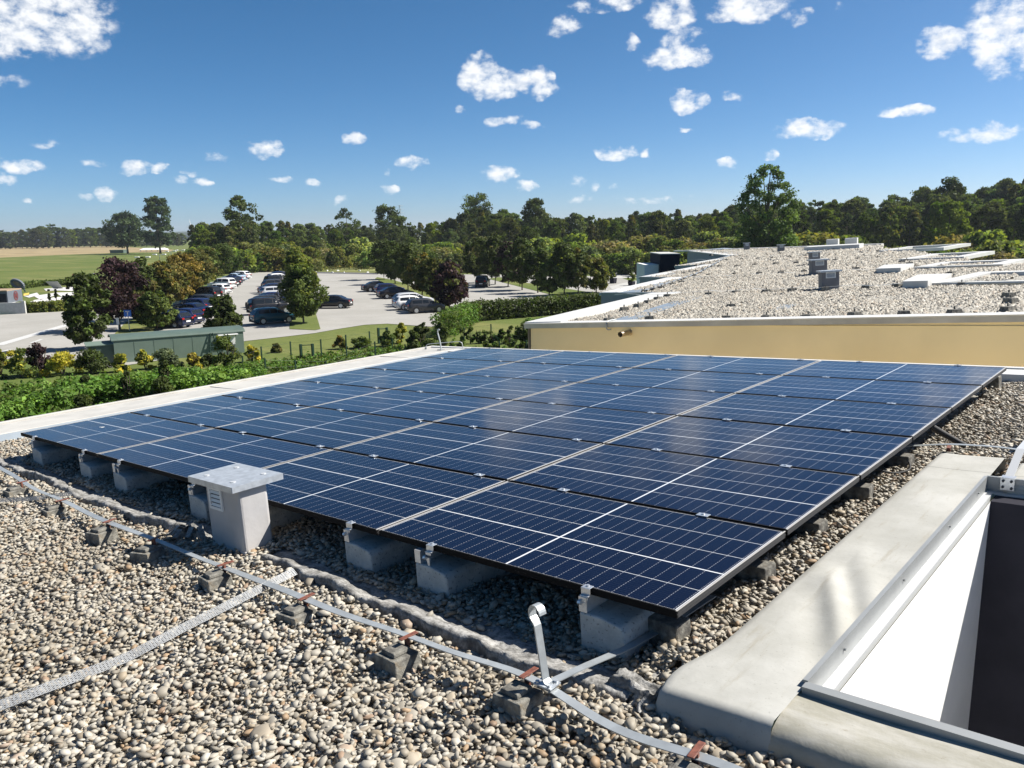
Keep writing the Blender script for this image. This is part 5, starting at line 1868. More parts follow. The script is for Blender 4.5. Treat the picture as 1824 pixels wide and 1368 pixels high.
# grass tufts along the lot and under the fence
P2 = []
for (a, b, n_) in (((470, 660), (760, 622), 900), ((380, 670), (480, 655), 200)):
    A, B = gp(*a), gp(*b)
    for i in range(n_):
        t_ = random.random()
        q = A.lerp(B, t_)
        P2.append((q.x + random.gauss(0, 1.4), q.y + random.gauss(0, 1.4), .12, .16, .16, 1))
me = leaf_mesh('tall_grass', P2, 9000, .16, G_BRIGHT + G_MID, 'leaf', seed=88)
tag(link('tall_grass', me), 'tufts of tall grass along the garden fence', 'grass', kind='stuff')
P2 = []
for i in range(1500):
    px, dep = random.uniform(560, 1700), 0
    dep = np.interp(px, [560, 700, 1000, 1300, 1700], [168, 170, 155, 125, 98]) * random.uniform(1.06, 1.36)
    q = at_depth(px, dep)
    P2.append((q.x, q.y, .4, 1.1, .5, 1))
me = leaf_mesh('meadow_weeds', P2, 26000, .24, [(.085, .088, .03), (.07, .08, .025), (.10, .088, .036), (.05, .064, .02)], 'leaf', seed=89)
tag(link('meadow_weeds', me), 'tall dry weeds between the car park and the wood', 'weeds', kind='stuff')

# ================================================================== cars
def make_car(kind, label):
    """Car pointing along +X, origin on the ground under its middle. kind: hatch, sedan, suv, wagon."""
    t = thing('parked_car', label, 'car', T((0, 0, 0)))
    S = {'hatch': (3.95, 1.72, 1.47, [(-1.97, .86, .86), (-1.86, .95, .97), (-1.55, .96, 1.36), (-1.25, .95, 1.45), (-.2, .93, 1.47), (.35, .92, 1.42), (1.02, .91, .99), (1.55, .86, .88), (1.86, .78, .74), (1.97, .62, .62)]),
         'sedan': (4.6, 1.80, 1.44, [(-2.3, .80, .80), (-2.2, .92, .97), (-1.68, .96, 1.03), (-1.05, .95, 1.36), (-.45, .94, 1.44), (.25, .93, 1.42), (1.10, .91, .98), (1.75, .86, .88), (2.15, .78, .74), (2.3, .60, .60)]),
         'wagon': (4.5, 1.80, 1.50, [(-2.25, .85, .85), (-2.16, .95, 1.0), (-1.80, .97, 1.38), (-1.4, .96, 1.48), (-.3, .94, 1.50), (.3, .93, 1.46), (1.12, .92, 1.0), (1.75, .87, .90), (2.12, .78, .75), (2.25, .60, .60)]),
         'suv': (4.4, 1.84, 1.72, [(-2.2, .95, .95), (-2.13, 1.06, 1.12), (-1.95, 1.08, 1.60), (-1.6, 1.08, 1.70), (-.3, 1.06, 1.72), (.35, 1.05, 1.66), (1.0, 1.04, 1.13), (1.65, 1.0, 1.03), (2.08, .90, .86), (2.2, .70, .70)])}[kind]
    L, W, H, st = S
    hw = W / 2
    gz = .20
    wheels = [(-L * .30, ), (L * .315, )]
    # refine the stations
    xs = np.linspace(st[0][0], st[-1][0], 34)
    bl = np.interp(xs, [s[0] for s in st], [s[1] for s in st])
    tp = np.interp(xs, [s[0] for s in st], [s[2] for s in st])
    vs, fs = [], []
    for x, b, z in zip(xs, bl, tp):
        e = min(1, (x - st[0][0]) / .38 + .02, (st[-1][0] - x) / .55 + .02)
        taper = .80 + .20 * max(0, e) ** .5
        w = hw * taper
        cab = max(0, min(1, (z - b) / .42))
        wr = w * (.96 - .22 * cab)
        lowz = gz
        for xw in (-L * .30, L * .315):                    # wheel arches
            dx = abs(x - xw)
            if dx < .36:
                lowz = max(lowz, .30 + math.sqrt(.36 ** 2 - dx ** 2) * .95)
        ring = [(w * .86, gz + .02), (w * .97, min(lowz, b * .8)), (w, min(max(lowz + .02, b * .62), b - .06)), (w * .985, b - .03), (w * .955, b), (wr + (w * .955 - wr) * .08, max(b + .002, z - .05)), (wr * .82, max(b + .004, z - .005)), (0, z + .015)]
        vs += [(x, y, zz) for y, zz in ring] + [(x, -y, zz) for y, zz in ring[-2::-1]]
    k = 15
    for i in range(len(xs) - 1):
        for j in range(k - 1):
            a = i * k + j
            fs.append((a, a + 1, a + k + 1, a + k))
    fs.append(tuple(range(k)))
    fs.append(tuple((len(xs) - 1) * k + j for j in range(k))[::-1])
    m = MB(); m.add(vs, fs)
    body = m.obj('body', paint('black', (.012, .012, .014)), t, smooth=True)
    # glazing: strips lying just outside the shell
    def shell(x, f):
        b, z = np.interp(x, [s[0] for s in st], [s[1] for s in st]), np.interp(x, [s[0] for s in st], [s[2] for s in st])
        e = min(1, (x - st[0][0]) / .38 + .02, (st[-1][0] - x) / .55 + .02)
        w = hw * (.80 + .20 * max(0, e) ** .5)
        cab = max(0, min(1, (z - b) / .42))
        wr = w * (.96 - .22 * cab)
        y0, y1 = w * .955, wr + (w * .955 - wr) * .08
        return y0 + (y1 - y0) * f, b + (max(b + .002, z - .05) - b) * f
    cab_x = [x for x in xs if np.interp(x, xs, tp) - np.interp(x, xs, bl) > .20]
    xa, xb = min(cab_x) + .12, max(cab_x) + .02
    for sgn in (-1, 1):
        glass = MB()
        n = 14
        g = np.linspace(xa, xb, n)
        for i in range(n - 1):
            x0, x1 = g[i], g[i + 1] - (.07 if i in (5, 9) else 0)
            q = []
            for x, f in ((x0, .14), (x1, .14), (x1, .86), (x0, .86)):
                y, z = shell(x, f)
                q.append((x, sgn * (y + .012), z))
            glass.add(q, [(0, 1, 2, 3) if sgn < 0 else (3, 2, 1, 0)])
        glass.obj('side_window', 'car_glass', t)
    def screen(x0, x1, name, out):
        q = MB()
        z0, z1 = np.interp(x0, xs, tp), np.interp(x1, xs, tp)
        y0, y1 = hw * .74, hw * .62
        o = Vector((z1 - z0, 0, -(x1 - x0))).normalized() * (.022 if z1 > z0 else .022)
        if o.z < 0: o = -o
        A = [Vector((x0, -y0, z0)) + o, Vector((x0, y0, z0)) + o, Vector((x1, y1, z1)) + o, Vector((x1, -y1, z1)) + o]
        q.add(A, [(0, 1, 2, 3)])
        q.obj(name, 'car_glass', t)
    i = [s[2] for s in st]
    rear0 = {'hatch': (-1.83, -1.56), 'sedan': (-1.60, -1.06), 'wagon': (-2.12, -1.82), 'suv': (-2.11, -1.96)}[kind]
    frt = {'hatch': (.98, .40), 'sedan': (1.04, .32), 'wagon': (1.06, .36), 'suv': (.95, .40)}[kind]
    screen(rear0[0], rear0[1], 'rear_window', 1)
    screen(frt[0], frt[1], 'windscreen', 1)
    for xw in (-L * .30, L * .315):
        for s in (-1, 1):
            q = MB(); q.tube([(xw, s * (hw - .19), .31), (xw, s * (hw + .005), .31)], .31, 18)
            tyre = q.obj('wheel', 'tyre', t)
            q = MB(); q.tube([(xw, s * (hw + .0), .31), (xw, s * (hw + .014), .31)], .205, 14)
            q.obj('rim', 'rim', tyre)
    zb = st[1][1]
    for s in (-1, 1):
        q = MB(); q.box(-L / 2 - .012, -L / 2 + .16, min(s * hw * .52, s * hw * .83), max(s * hw * .52, s * hw * .83), zb - .20, zb - .04); q.obj('tail_light', 'tail_red', t, bevel=.02)
        q = MB(); q.box(L / 2 - .26, L / 2 - .02, min(s * hw * .50, s * hw * .84), max(s * hw * .50, s * hw * .84), .58, .70); q.obj('headlight', 'headlight', t, bevel=.03)
        q = MB(); q.box(.62, .80, min(s * hw * .96, s * (hw + .16)), max(s * hw * .96, s * (hw + .16)), .93, 1.06); q.obj('wing_mirror', 'black_rubber', t, bevel=.03)
    q = MB(); q.box(-L / 2 - .022, -L / 2 + .02, -.26, .26, .52, .64); q.obj('number_plate', 'plate_white', t)
    q = MB(); q.box(-L / 2 - .015, -L / 2 + .06, -hw * .72, hw * .72, .26, .40); q.obj('bumper', 'black_rubber', t, bevel=.02)
    q = MB(); q.box(L / 2 - .06, L / 2 + .01, -hw * .62, hw * .62, .24, .36); q.obj('bumper', 'black_rubber', t, bevel=.02)
    return t


PAINTS = {'black': (.010, .010, .012), 'dark blue': (.010, .016, .055), 'navy': (.008, .014, .045), 'white': (.75, .75, .74), 'silver': (.42, .43, .45), 'dark grey': (.035, .036, .04), 'anthracite': (.02, .021, .024), 'teal': (.012, .075, .105), 'blue': (.015, .045, .16), 'red': (.25, .012, .012), 'pale blue': (.35, .45, .55)}
CARP = {}


def place_car(kind, colr, px, py, ang, label, group, dz=0):
    p = gp(px, py)
    M = T((p.x, p.y, .035)) @ RZ(ang)
    if kind not in CARP:
        c = CARP[kind] = make_car(kind, label)
        c.matrix_world = M
    else:
        c = dup(CARP[kind], M)
    tag(c, label, 'car', group)
    mt = paint(colr.replace(' ', '_'), PAINTS[colr])
    for ch in c.children:
        if ch.name.split('.')[0] == 'body':
            ch.material_slots[0].link = 'OBJECT'
            ch.material_slots[0].material = mt
    return c


def heading(right, fwd):
    v = CR * right + CF * fwd
    return math.atan2(v.y, v.x)


A_L = heading(-.93, .36)
LEFTROW = [('hatch', 'navy', 306, 583), ('hatch', 'dark blue', 327, 577), ('sedan', 'navy', 340, 565), ('wagon', 'dark blue', 346, 556), ('wagon', 'anthracite', 355, 548), ('suv', 'black', 366, 534), ('hatch', 'white', 388, 524), ('suv', 'white', 396, 515), ('wagon', 'dark grey', 404, 511), ('hatch', 'navy', 411, 507), ('sedan', 'pale blue', 418, 501), ('wagon', 'white', 427, 497)]
for i, (k, c, px, py) in enumerate(LEFTROW):
    place_car(k, c, px, py, A_L, f'{c} {k if k != "hatch" else "hatchback"} in the left car row, {ORD[i]} from the near end', 'cars in the left row')
A_C = heading(.80, .60)
CROW = [('hatch', 'teal', 486, 576), ('suv', 'black', 481, 559), ('wagon', 'anthracite', 486, 549), ('sedan', 'dark blue', 489, 542), ('hatch', 'silver', 491, 530), ('sedan', 'navy', 491, 523), ('wagon', 'dark grey', 494, 515), ('suv', 'black', 496, 509), ('hatch', 'white', 498, 502), ('sedan', 'dark blue', 500, 497)]
for i, (k, c, px, py) in enumerate(CROW):
    o = place_car(k, c, px, py, A_C, f'{c} {k if k != "hatch" else "hatchback"} in the row by the island, {ORD[i]} from the near end', 'cars in the row by the island')
    if i == 1:
        q = MB(); q.tube([(-2.24, 0, .98), (-2.42, 0, .98)], .36, 20); q.obj('spare_wheel', 'tyre', o)
place_car('sedan', 'black', 590, 549, heading(-.99, .10), 'black saloon car half hidden to the right of the island tree', None)
A_R = heading(.90, .42)
RROW = [('hatch', 'dark grey', 757, 557), ('hatch', 'white', 734, 551), ('wagon', 'silver', 736, 545), ('sedan', 'black', 705, 531), ('hatch', 'dark blue', 694, 524), ('sedan', 'anthracite', 674, 519)]
for i, (k, c, px, py) in enumerate(RROW):
    place_car(k, c, px, py, A_R, f'{c} {k if k != "hatch" else "hatchback"} in the right car row, {ORD[i]} from the near end', 'cars in the right row')
place_car('suv', 'dark grey', 860, 511, heading(.1, 1), 'dark van like car under the back row trees', None)

# ================================================================== green shed
A, B = gp(206, 648), gp(436, 628)
ax = (B - A).normalized(); L = (B - A).length
ay = Vector((-ax.y, ax.x, 0))
if ay.dot(CF) < 0: ay = -ay
Ms = Matrix((( ax.x, ay.x, 0, A.x), (ax.y, ay.y, 0, A.y), (0, 0, 1, 0), (0, 0, 0, 1)))
t = thing('shed', 'long low green metal shed with a curved roof', 'shed', Ms)
D = 2.6
def shed_shell(inset, h):
    pts = []
    for a in np.linspace(0, math.pi, 9):
        pts.append((D / 2 - math.cos(a) * D / 2 * (1 - inset), h + math.sin(a) * .26))
    return pts
m = MB()
h = 1.46
m.box(0, L, 0, .04, 0, h); m.box(0, L, D - .04, D, 0, h)
for x in np.arange(1.2, L, 1.2):
    m.box(x, x + .04, -.012, -.001, .02, h - .02)
m.obj('wall', 'shed_green', t)
m = MB()
lo_ = [(0, y, z) for y, z in shed_shell(0, h)]
m.add([(0, 0, 0), (0, D, 0)] + lo_[::-1], [tuple(range(2 + len(lo_)))])
m.add([(L, 0, 0), (L, D, 0)] + [(L, y, z) for _, y, z in lo_][::-1], [tuple(range(2 + len(lo_)))[::-1]])
m.obj('end_wall', 'shed_green', t)
m = MB()
pr = shed_shell(-.03, h)
vs = [(-.12, y, z + .005) for y, z in pr] + [(L + .12, y, z + .005) for y, z in pr] + [(-.12, y, z + .05) for y, z in pr] + [(L + .12, y, z + .05) for y, z in pr]
n = len(pr)
fs = []
for i in range(n - 1):
    fs += [(i, i + 1, n + i + 1, n + i), (2 * n + i + 1, 2 * n + i, 3 * n + i, 3 * n + i + 1), (i + 1, i, 2 * n + i, 2 * n + i + 1), (n + i, n + i + 1, 3 * n + i + 1, 3 * n + i)]
fs += [(0, n, 3 * n, 2 * n), (n - 1, 3 * n - 1, 4 * n - 1, 2 * n - 1)]
m.add(vs, fs)
m.obj('roof', 'shed_green_dark', t, smooth=False)
m = MB(); m.box(-1.5, -.001, .25, D - .15, 0, 1.22); m.obj('front_box', 'shed_green_dark', t)
m = MB(); m.box(-1.58, .0, .18, D - .08, 1.221, 1.27); m.obj('front_box_lid', 'shed_green', t)
m = MB(); m.box(L * .80, L * .93, -.02, -.005, .65, 1.28); w = m.obj('window', 'white_paint', t)
m = MB(); m.box(L * .81, L * .865, -.026, -.0205, .72, 1.2); m.obj('pane', 'car_glass', w)
m = MB(); m.box(L * .79, L * .95, -.34, -.005, 1.34, 1.38); m.obj('awning', 'white_paint', t)
# ladder frame leaning on the shed
t = thing('step_ladder', 'dark step ladder leaning against the shed wall', 'ladder', Ms @ T((L * .735, -.32, 0)))
m = MB(); m.tube([(-.2, 0, 0), (-.02, .26, 1.55)], .035, 6); m.tube([(.35, 0, 0), (.12, .26, 1.55)], .035, 6); m.obj('side_rail', 'fence_green', t)
m = MB()
for f in (.2, .4, .6, .8):
    m.tube([(-.2 + .18 * f, .26 * f, 1.55 * f), (.35 - .23 * f, .26 * f, 1.55 * f)], .022, 5)
m.obj('rung', 'fence_green', t)
# covered boat
A, B = gp(292, 634), gp(393, 626)
d = (B - A); Lb = d.length
Mb = T(A) @ RZ(math.atan2(d.y, d.x))
t = thing('covered_boat', 'long white covered boat with a blue stripe before the green shed', 'boat', Mb)
m = MB()
vs, fs = [], []
for i in range(14):
    f = i / 13
    w = .75 * math.sin(math.pi * (f * .82 + .09)) ** .6
    hh = .55 + .25 * math.sin(math.pi * f)
    for j in range(9):
        a = math.pi * j / 8
        vs.append((f * Lb, -math.cos(a) * w, .12 + math.sin(a) ** .7 * hh))
for i in range(13):
    for j in range(8):
        a = i * 9 + j
        fs.append((a, a + 9, a + 10, a + 1))
fs += [tuple(range(9)), tuple(13 * 9 + j for j in range(9))[::-1]]
m.add(vs, fs); m.obj('cover', 'white_paint', t, smooth=True)
m = MB()
m.hexa([(Lb * .42, -.775, .36), (Lb * .66, -.775, .36), (Lb * .66, -.765, .36), (Lb * .42, -.765, .36)], [(Lb * .45, -.765, .44), (Lb * .66, -.765, .44), (Lb * .66, -.755, .44), (Lb * .45, -.755, .44)])
m.obj('stripe', 'sign_blue', t)
m = MB()
for f in (.2, .75):
    m.box(Lb * f, Lb * f + .15, -.5, .5, 0, .14)
m.obj('chock', 'timber', t)

# ================================================================== fences
def fence(label, posts, gates=(), hgt=None):
    o = gp(*posts[0][:2])
    t = thing('fence', label, 'fence', T(o))
    P = []
    for (px, base, top) in posts:
        p = gp(px, base); d = depth_of(p)
        P.append((p - o, (base - top) * d / FPX))
    for p, h in P:
        m = MB(); m.box(p.x - .035, p.x + .035, p.y - .035, p.y + .035, -.05, h); m.obj('post', 'fence_green', t)
    m = MB()
    for (p, h), (q, h2) in zip(P[:-1], P[1:]):
        for f in (.12, .5, .93):
            m.tube([(p.x, p.y, h * f), (q.x, q.y, h2 * f)], .005, 4)
    m.obj('wire', 'fence_green', t)
    for (xa, ba, ta, xb, bb, tb) in gates:
        a, b = gp(xa, ba) - o, gp(xb, bb) - o
        h = (ba - ta) * depth_of(gp(xa, ba)) / FPX
        m = MB()
        for q in (a, b):
            m.box(q.x - .07, q.x + .07, q.y - .07, q.y + .07, -.05, h)
        m.tube([(a.x, a.y, h * .93), (b.x, b.y, h * .93)], .03, 6); m.tube([(a.x, a.y, .12), (b.x, b.y, .12)], .025, 6)
        m.obj('gate_frame', 'fence_green', t)
    return t


fence('thin green garden fence with two gates across the lawn', [(222, 627, 608), (274, 628, 607), (324, 630, 604), (373, 630, 607), (433, 652, 634), (467, 646, 617), (519, 640, 608), (573, 637, 604), (618, 640, 596), (659, 616, 590), (699, 622, 603), (722, 628, 613)],
      ((537, 640, 613, 558, 639, 608), (675, 612, 584, 690, 611, 581)))
fence('short green fence nearer the roof edge', [(474, 672, 638), (527, 664, 641), (581, 655, 643), (669, 640, 608), (722, 640, 622)])
fence('thin stakes with wire behind the young laurels', [(827, 606, 583), (875, 605, 577), (890, 640, 608), (938, 640, 606)])

# ================================================================== signs, lamps, small things by the road
def sign(px, base, top, bw, bh, material, label, name='road_sign', bz=None):
    p = gp(px, base); d = depth_of(p); H = (base - top) * d / FPX
    M = T(p) @ RZ(math.atan2(CR.y, CR.x))
    t = thing(name, label, 'sign', M)
    m = MB(); m.tube([(0, 0, 0), (0, 0, H)], .035, 8); m.obj('post', 'lamp_grey', t)
    w, h = bw * d / FPX, bh * d / FPX
    m = MB(); m.box(-w / 2, w / 2, -.06, -.04, H - h, H); b = m.obj('sign_plate', material, t)
    return t, w, h, H, b


t, w, h, H, b = sign(231, 590, 552, 13, 12, 'sign_blue', 'blue road sign with a white road symbol beyond the shed')
m = MB(); m.box(-w * .05, w * .05, -.066, -.0605, H - h * .85, H - h * .28); m.box(-w * .26, w * .26, -.066, -.0605, H - h * .30, H - h * .20); m.obj('symbol', 'white_paint', b)
t, w, h, H, b = sign(338, 530, 521, 5, 6, 'sign_blue', 'small blue sign on the verge behind the parked cars')
t, w, h, H, b = sign(212, 590, 566, 5, 12, 'white_paint', 'narrow white sign plate right of the leftmost tree')
t = thing('info_pillar', 'tall grey information pillar behind the parked cars', 'pillar', T(gp(316, 545)) @ RZ(math.atan2(CR.y, CR.x)))
m = MB(); m.box(-.22, .22, -.15, .15, .4, 2.4); m.obj('panel', 'stone_grey', t, bevel=.03)
m = MB(); m.box(-.45, .45, -.3, .3, 0, .4); m.obj('plinth', 'stone_grey', t, bevel=.03)
for i, (px, base, top, arm) in enumerate(((260, 520, 460, 13), (289, 508, 455, 11), (309, 500, 449, 9), (325, 494, 447, 8))):
    p = gp(px, base); d = depth_of(p); H = (base - top) * d / FPX; w = arm * d / FPX
    t = thing('street_lamp', f'slim double armed street lamp behind the left trees, {ORD[i]} from the road', 'street lamp', T(p) @ RZ(math.atan2(CR.y, CR.x)), 'double armed street lamps')
    m = MB(); m.tube([(0, 0, 0), (0, 0, H)], [.09, .05], 8); m.obj('pole', 'lamp_grey', t)
    m = MB(); m.tube([(-w * .9, 0, H), (w * .9, 0, H)], .035, 6); m.obj('arm', 'lamp_grey', t)
    for s in (-1, 1):
        m = MB(); m.box(min(s * w * .45, s * w * 1.05), max(s * w * .45, s * w * 1.05), -.22, .22, H + .03, H + .18); m.obj('lamp_head', 'white_paint', t, bevel=.04)
# dark cube building with a red emblem by the minigolf
p = gp(15, 541)
t = thing('kiosk', 'slate blue cube kiosk with a red emblem at the left edge', 'kiosk', T(p) @ RZ(math.atan2(CR.y, CR.x)))
d = depth_of(p); u = d / FPX
R3 = (RZ(math.atan2(CR.y, CR.x)).inverted()).to_3x3()
e0 = R3 @ (gp(41, 536) - p); e2 = R3 @ (gp(-60, 543) - p)
F4 = [e2, Vector((0, 0, 0)), e0, e0 + e2]
hk = 22 * u
m = MB(); m.hexa([(q.x, q.y, 0) for q in F4], [(q.x, q.y, hk) for q in F4]); m.obj('wall', 'box_slate', t)
m = MB(); m.hexa([(q.x * 1.01, q.y * 1.01 - .02, hk + .003) for q in F4], [(q.x * 1.01, q.y * 1.01 - .02, hk + .12) for q in F4]); m.obj('roof', 'timber', t)
m = MB(); n2 = Vector((e2.y, -e2.x, 0)).normalized() * (-.02 if e2.y * 0 - e2.x < 0 else .02)
if n2.y > 0: n2 = -n2
m.add([e2 + n2 + Vector((0, 0, .2)), e2 * .03 + n2 + Vector((0, 0, .2)), e2 * .03 + n2 + Vector((0, 0, hk * .8)), e2 + n2 + Vector((0, 0, hk * .8))], [(0, 1, 2, 3)]); m.obj('opening', 'slate_panel', t)
e1 = e0.normalized(); n1 = Vector((e1.y, -e1.x, 0))
m = MB()
c = Vector((0, 0, 12 * u)) + e0 * .55 + n1 * .03
def seg(a0, a1, b0, b1, w=.13):
    A_, B_ = c + e1 * a0 + Vector((0, 0, a1)), c + e1 * b0 + Vector((0, 0, b1))
    dd = (B_ - A_).normalized(); s = dd.cross(n1) * w
    m.add([A_ - s, A_ + s, B_ + s, B_ - s], [(0, 1, 2, 3)])
for a in range(14):
    t0, t1 = a * 2 * math.pi / 14, (a + 1) * 2 * math.pi / 14
    seg(.62 * math.cos(t0), .55 * math.sin(t0), .62 * math.cos(t1), .55 * math.sin(t1), .07)
seg(-.25, -.35, -.25, .35); seg(.25, -.35, .25, .35); seg(-.25, .35, .25, -.35, .09)
m.obj('emblem', 'logo_red', t)
# grey low wall by the road
A, B = gp(-20, 561), gp(40, 559)
t = thing('low_wall', 'low grey concrete wall at the left edge beside the road', 'wall', T(A) @ RZ(math.atan2((B - A).y, (B - A).x)))
Lw = (B - A).length
m = MB(); m.box(0, Lw, 0, .25, 0, 1.25); m.obj('wall', 'stone_grey', t)
m = MB(); m.box(Lw + .002, Lw + .35, -.05, .3, 0, 1.4); m.obj('pier', 'stone_grey', t)
# minigolf obstacles
def at(px, base):
    p = gp(px, base)
    return p, depth_of(p) / FPX
p, u = at(39, 520)
t = thing('spoked_disc', 'large dark disc sculpture tilted behind the kiosk', 'sculpture', T(p) @ RZ(math.atan2(CR.y, CR.x)))
m = MB()
cz = 14 * u
for k in range(22):
    a0, a1 = k * 2 * math.pi / 22, (k + 1) * 2 * math.pi / 22
    m.tube([(-6 * u + 10 * u * math.cos(a0), 0, cz + 6.5 * u * math.sin(a0) - .35 * 10 * u * math.cos(a0)), (-6 * u + 10 * u * math.cos(a1), 0, cz + 6.5 * u * math.sin(a1) - .35 * 10 * u * math.cos(a1))], .25, 5)
m.obj('ring', 'box_slate', t)
m = MB()
for k in range(7):
    a0 = k * math.pi / 7
    c_, s_ = math.cos(a0), math.sin(a0)
    m.tube([(-6 * u + 9.5 * u * c_, 0, cz + 6 * u * s_ - 3.3 * u * c_), (-6 * u - 9.5 * u * c_, 0, cz - 6 * u * s_ + 3.3 * u * c_)], .12, 4)
m.obj('spoke', 'timber', t)
m = MB(); m.tube([(2 * u, .1, cz - 6 * u), (5 * u, .2, 0)], .12, 6); m.tube([(-8 * u, .1, cz - 6 * u), (-7 * u, .2, 0)], .12, 6); m.obj('leg', 'fence_green', t)
p, u = at(97, 516)
t = thing('golf_screen', 'pale slanted wire mesh screen on the minigolf lawn', 'screen', T(p) @ RZ(math.atan2(CR.y, CR.x)))
m = MB()
for k in range(12):
    f = k / 11
    m.tube([(-13 * u + 20 * u * f, 0, 14 * u), (-6 * u + 16 * u * f, .8, 2 * u)], .05, 4); m.tube([(-13 * u + 7 * u * f, .8 * f, 14 * u - 12 * u * f), (7 * u + 3 * u * f, .8 * f, 14 * u - 12 * u * f)], .05, 4)
m.obj('mesh_panel', 'wire_mesh', t)
m = MB(); m.tube([(0, .8, 2.5 * u), (0, .8, 0)], .1, 6); m.obj('leg', 'lamp_grey', t)
p, u = at(167, 508)
t = thing('golf_disc', 'dark round disc with white trim beside the purple tree', 'sculpture', T(p) @ RZ(math.atan2(CR.y, CR.x)))
m = MB(); m.tube([(0, 0, 14 * u), (.3, .3, 14 * u)], 7 * u, 20); m.obj('disc', 'box_slate', t)
m = MB(); m.box(4 * u, 14 * u, -.2, 0, 9 * u, 11.5 * u); m.box(6 * u, 11 * u, -.2, 0, 2 * u, 5 * u); m.obj('trim', 'white_paint', t)
m = MB(); m.tube([(0, .1, 8 * u), (0, .1, 0)], .12, 6); m.obj('leg', 'lamp_grey', t)
for i, (px, base, hh) in enumerate(((89, 541, 25), (101, 539, 24))):
    p, u = at(px, base)
    bush_thing('column_cypress', 3.2 * u, hh * u, 900, .22, G_DARK, 800 + i, ['slim dark column cypress on the minigolf lawn, left of two', 'slim dark column cypress on the minigolf lawn, right of two'][i], 'cypress', None, T(p), 12, 'oval')
p, u = at(134, 508)
tree_thing('young_tree', 12 * u, 19 * u, 9 * u, 500, .3, [(.22, .10, .05), (.18, .12, .05)], 811, 'round', 10, 'thin young tree with reddish leaves on the minigolf lawn', 'tree', None, T(p), limbs=3, trunk_r=.12)
# sheds and white canopies far in the field
p, u = at(208, 451)
t = thing('field_hut', 'low dark green hut under the field trees', 'hut', T(p) @ RZ(math.atan2(CR.y, CR.x)))
m = MB(); m.box(-12 * u, 12 * u, 0, 5, 0, 5 * u); m.obj('wall', 'shed_green_dark', t)
m = MB(); m.box(-12.5 * u, 12.5 * u, -.3, 5.3, 5 * u + .01, 5.8 * u); m.obj('roof', 'shed_green', t)
p, u = at(270, 448)
t = thing('pale_tent', 'long pale canopy far behind the field trees', 'canopy', T(p) @ RZ(math.atan2(CR.y, CR.x)))
m = MB(); m.hexa([(-22 * u, 0, 3 * u), (22 * u, 0, 3 * u), (22 * u, 8, 3 * u), (-22 * u, 8, 3 * u)], [(-18 * u, 3, 6 * u), (18 * u, 3, 6 * u), (18 * u, 5, 6 * u), (-18 * u, 5, 6 * u)]); m.obj('canopy', 'white_paint', t)
m = MB()
for k in range(5):
    m.box(-20 * u + k * 10 * u - .15, -20 * u + k * 10 * u + .15, .2, .5, 0, 3 * u)
m.obj('leg', 'lamp_grey', t)
# earth heap and pale stones at the far end of the lot
p, u = at(473, 480)
m = MB(); vs, fs = [], []
nx, ny = 26, 9
for i in range(nx):
    for j in range(ny):
        x, y = -27 * u + 54 * u * i / (nx - 1), -3 + 6 * j / (ny - 1)
        e = math.sin(math.pi * i / (nx - 1)) ** .7 * math.sin(math.pi * j / (ny - 1))
        vs.append((x, y, -.05 + e * (7 * u + 2.5 * u * math.sin(i * .9) + random.uniform(-.25, .25))))
for i in range(nx - 1):
    for j in range(ny - 1):
        a = i * ny + j
        fs.append((a, a + ny, a + ny + 1, a + 1))
m.add(vs, fs)
tag(m.obj('earth_heap', 'earth', None, smooth=True, M=T(p) @ RZ(math.atan2(CR.y, CR.x))), 'brown heap of dug earth at the far end of the car park', 'earth heap')
ground_poly('bare_earth', [(418, 477), (450, 481), (500, 481), (500, 476), (440, 470)], .06, 'dry_field')
for i, px in enumerate((495, 562, 583, 592, 602, 613, 640, 655)):
    p, u = at(px, 486 if i % 2 else 483)
    s = 1.0 * u
    m = MB(); m.hexa([(-2.6 * s, -s, -.02), (2.6 * s, -s, -.02), (2.6 * s, s, -.02), (-2.6 * s, s, -.02)], [(-1.9 * s, -.6 * s, 2 * s), (1.7 * s, -.6 * s, 2.3 * s), (1.9 * s, .6 * s, 2 * s), (-1.6 * s, .7 * s, 1.8 * s)])
    tag(m.obj('pale_stone', 'white_paint', None, M=T(p) @ RZ(i * 1.1), bevel=.05), f'pale stone on the kerb at the far end of the lot, {ORD[i]} from the left', 'stone', 'pale stones along the far kerb')
# planters on the terrace and a far pylon and wind turbine
for i, (px, base, top) in enumerate(((1092, 505, 478), (1125, 509, 487))):
    p, H, W, d = size_at(px, base, top, 14)
    t = thing('planter', ['dark planter with a pale bush, nearer the trees', 'dark planter with a pale bush, nearer the far building'][i], 'planter', T(p))
    m = MB(); m.hexa([(-W * .3, -W * .3, 0), (W * .3, -W * .3, 0), (W * .3, W * .3, 0), (-W * .3, W * .3, 0)], [(-W * .36, -W * .36, H * .36), (W * .36, -W * .36, H * .36), (W * .36, W * .36, H * .36), (-W * .36, W * .36, H * .36)]); m.obj('pot', 'slate_panel', t)
    r = random.Random(i)
    link('foliage', leaf_mesh('foliage', crown_clumps(r, W, H * .33, H, 10, 'oval', .4), 700, .16, G_YG, 'leaf', seed=i), t)
p = at_depth(714, 900)
t = thing('pylon', 'thin lattice pylon above the centre wood', 'pylon', T(p))
Hh = CAM_H + (hor(714) - 366) / FPX * 900
m = MB()
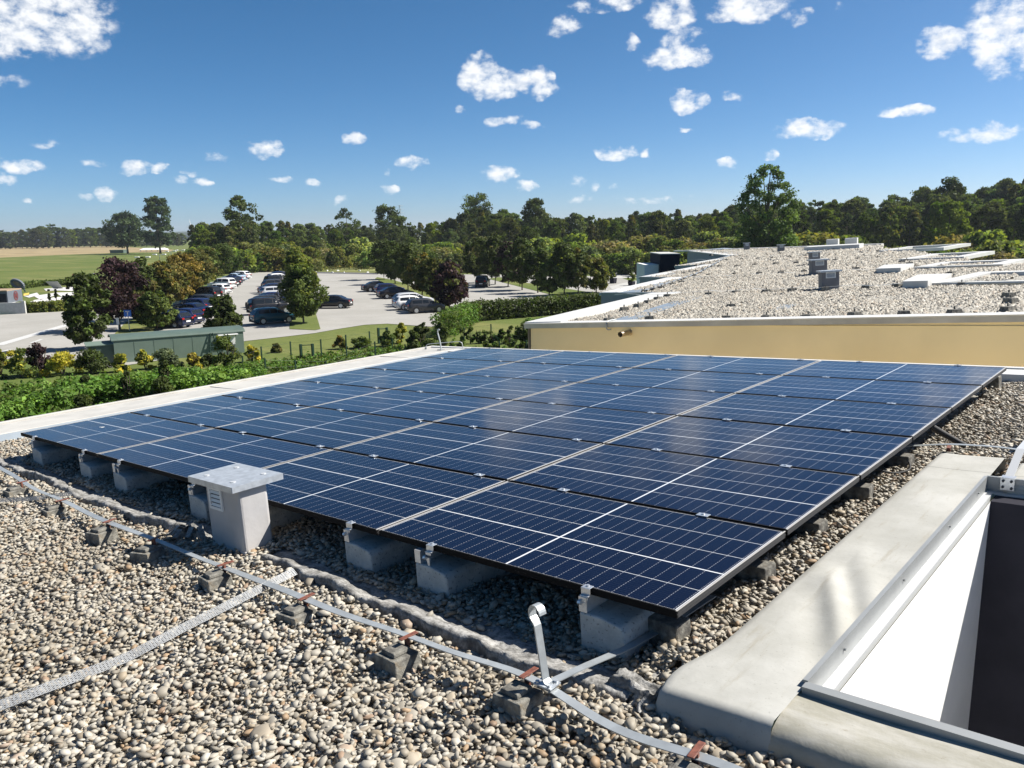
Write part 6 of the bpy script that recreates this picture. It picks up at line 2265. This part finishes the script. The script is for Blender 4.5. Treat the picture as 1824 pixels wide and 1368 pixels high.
for sx in (-1, 1):
    m.tube([tuple(CR * sx * 2.5), tuple(CR * sx * .4 + Vector((0, 0, Hh)))], .2, 4)
for k in range(9):
    z0, z1 = Hh * k / 9, Hh * (k + 1) / 9
    w0, w1 = 2.5 - 2.1 * k / 9, 2.5 - 2.1 * (k + 1) / 9
    m.tube([tuple(CR * -w0 + Vector((0, 0, z0))), tuple(CR * w1 + Vector((0, 0, z1)))], .14, 4)
m.obj('lattice_mast', 'lamp_grey', t)
m = MB()
for f in (.78, .88, .97):
    m.tube([tuple(CR * -4 + Vector((0, 0, Hh * f))), tuple(CR * 4 + Vector((0, 0, Hh * f)))], .18, 4)
m.obj('cross_arm', 'lamp_grey', t)
p = at_depth(341, 2200)
t = thing('wind_turbine', 'tiny white wind turbine mast on the far left horizon', 'wind turbine', T(p))
Hh = CAM_H + (hor(341) - 392) / FPX * 2200
m = MB(); m.tube([(0, 0, 0), (0, 0, Hh * .75)], [1.6, .9], 8); m.obj('mast', 'white_paint', t)
m = MB()
for k in range(3):
    a = math.radians(95 + 120 * k)
    m.tube([(0, 0, Hh * .75), tuple(CR * math.cos(a) * Hh * .27 + Vector((0, 0, Hh * .75 + math.sin(a) * Hh * .27)))], [1.1, .3], 5)
m.obj('rotor', 'white_paint', t)
for o in list(COL.objects):                                # prototypes that found no place
    if o.parent is None and o.matrix_world.translation.z < -400:
        for c in list(o.children):
            bpy.data.objects.remove(c)
        bpy.data.objects.remove(o)

# ================================================================== faint summer haze over the plain
hz = bpy.data.materials.new('haze')
hz.use_nodes = True
N = NT(hz.node_tree)
pv = N.n('ShaderNodeVolumePrincipled')
pv.inputs['Color'].default_value = (.80, .88, 1.0, 1)
pv.inputs['Density'].default_value = .00010
pv.inputs['Anisotropy'].default_value = .2
N.t.links.new(pv.outputs[0], N.n('ShaderNodeOutputMaterial').inputs['Volume'])
MATS['haze'] = hz
m = MB()
m.box(-4600, 4600, -4600, 4600, -1.0, 68.0)
tag(m.obj('haze', 'haze'), 'faint bluish summer haze over the plain', None, kind='stuff')
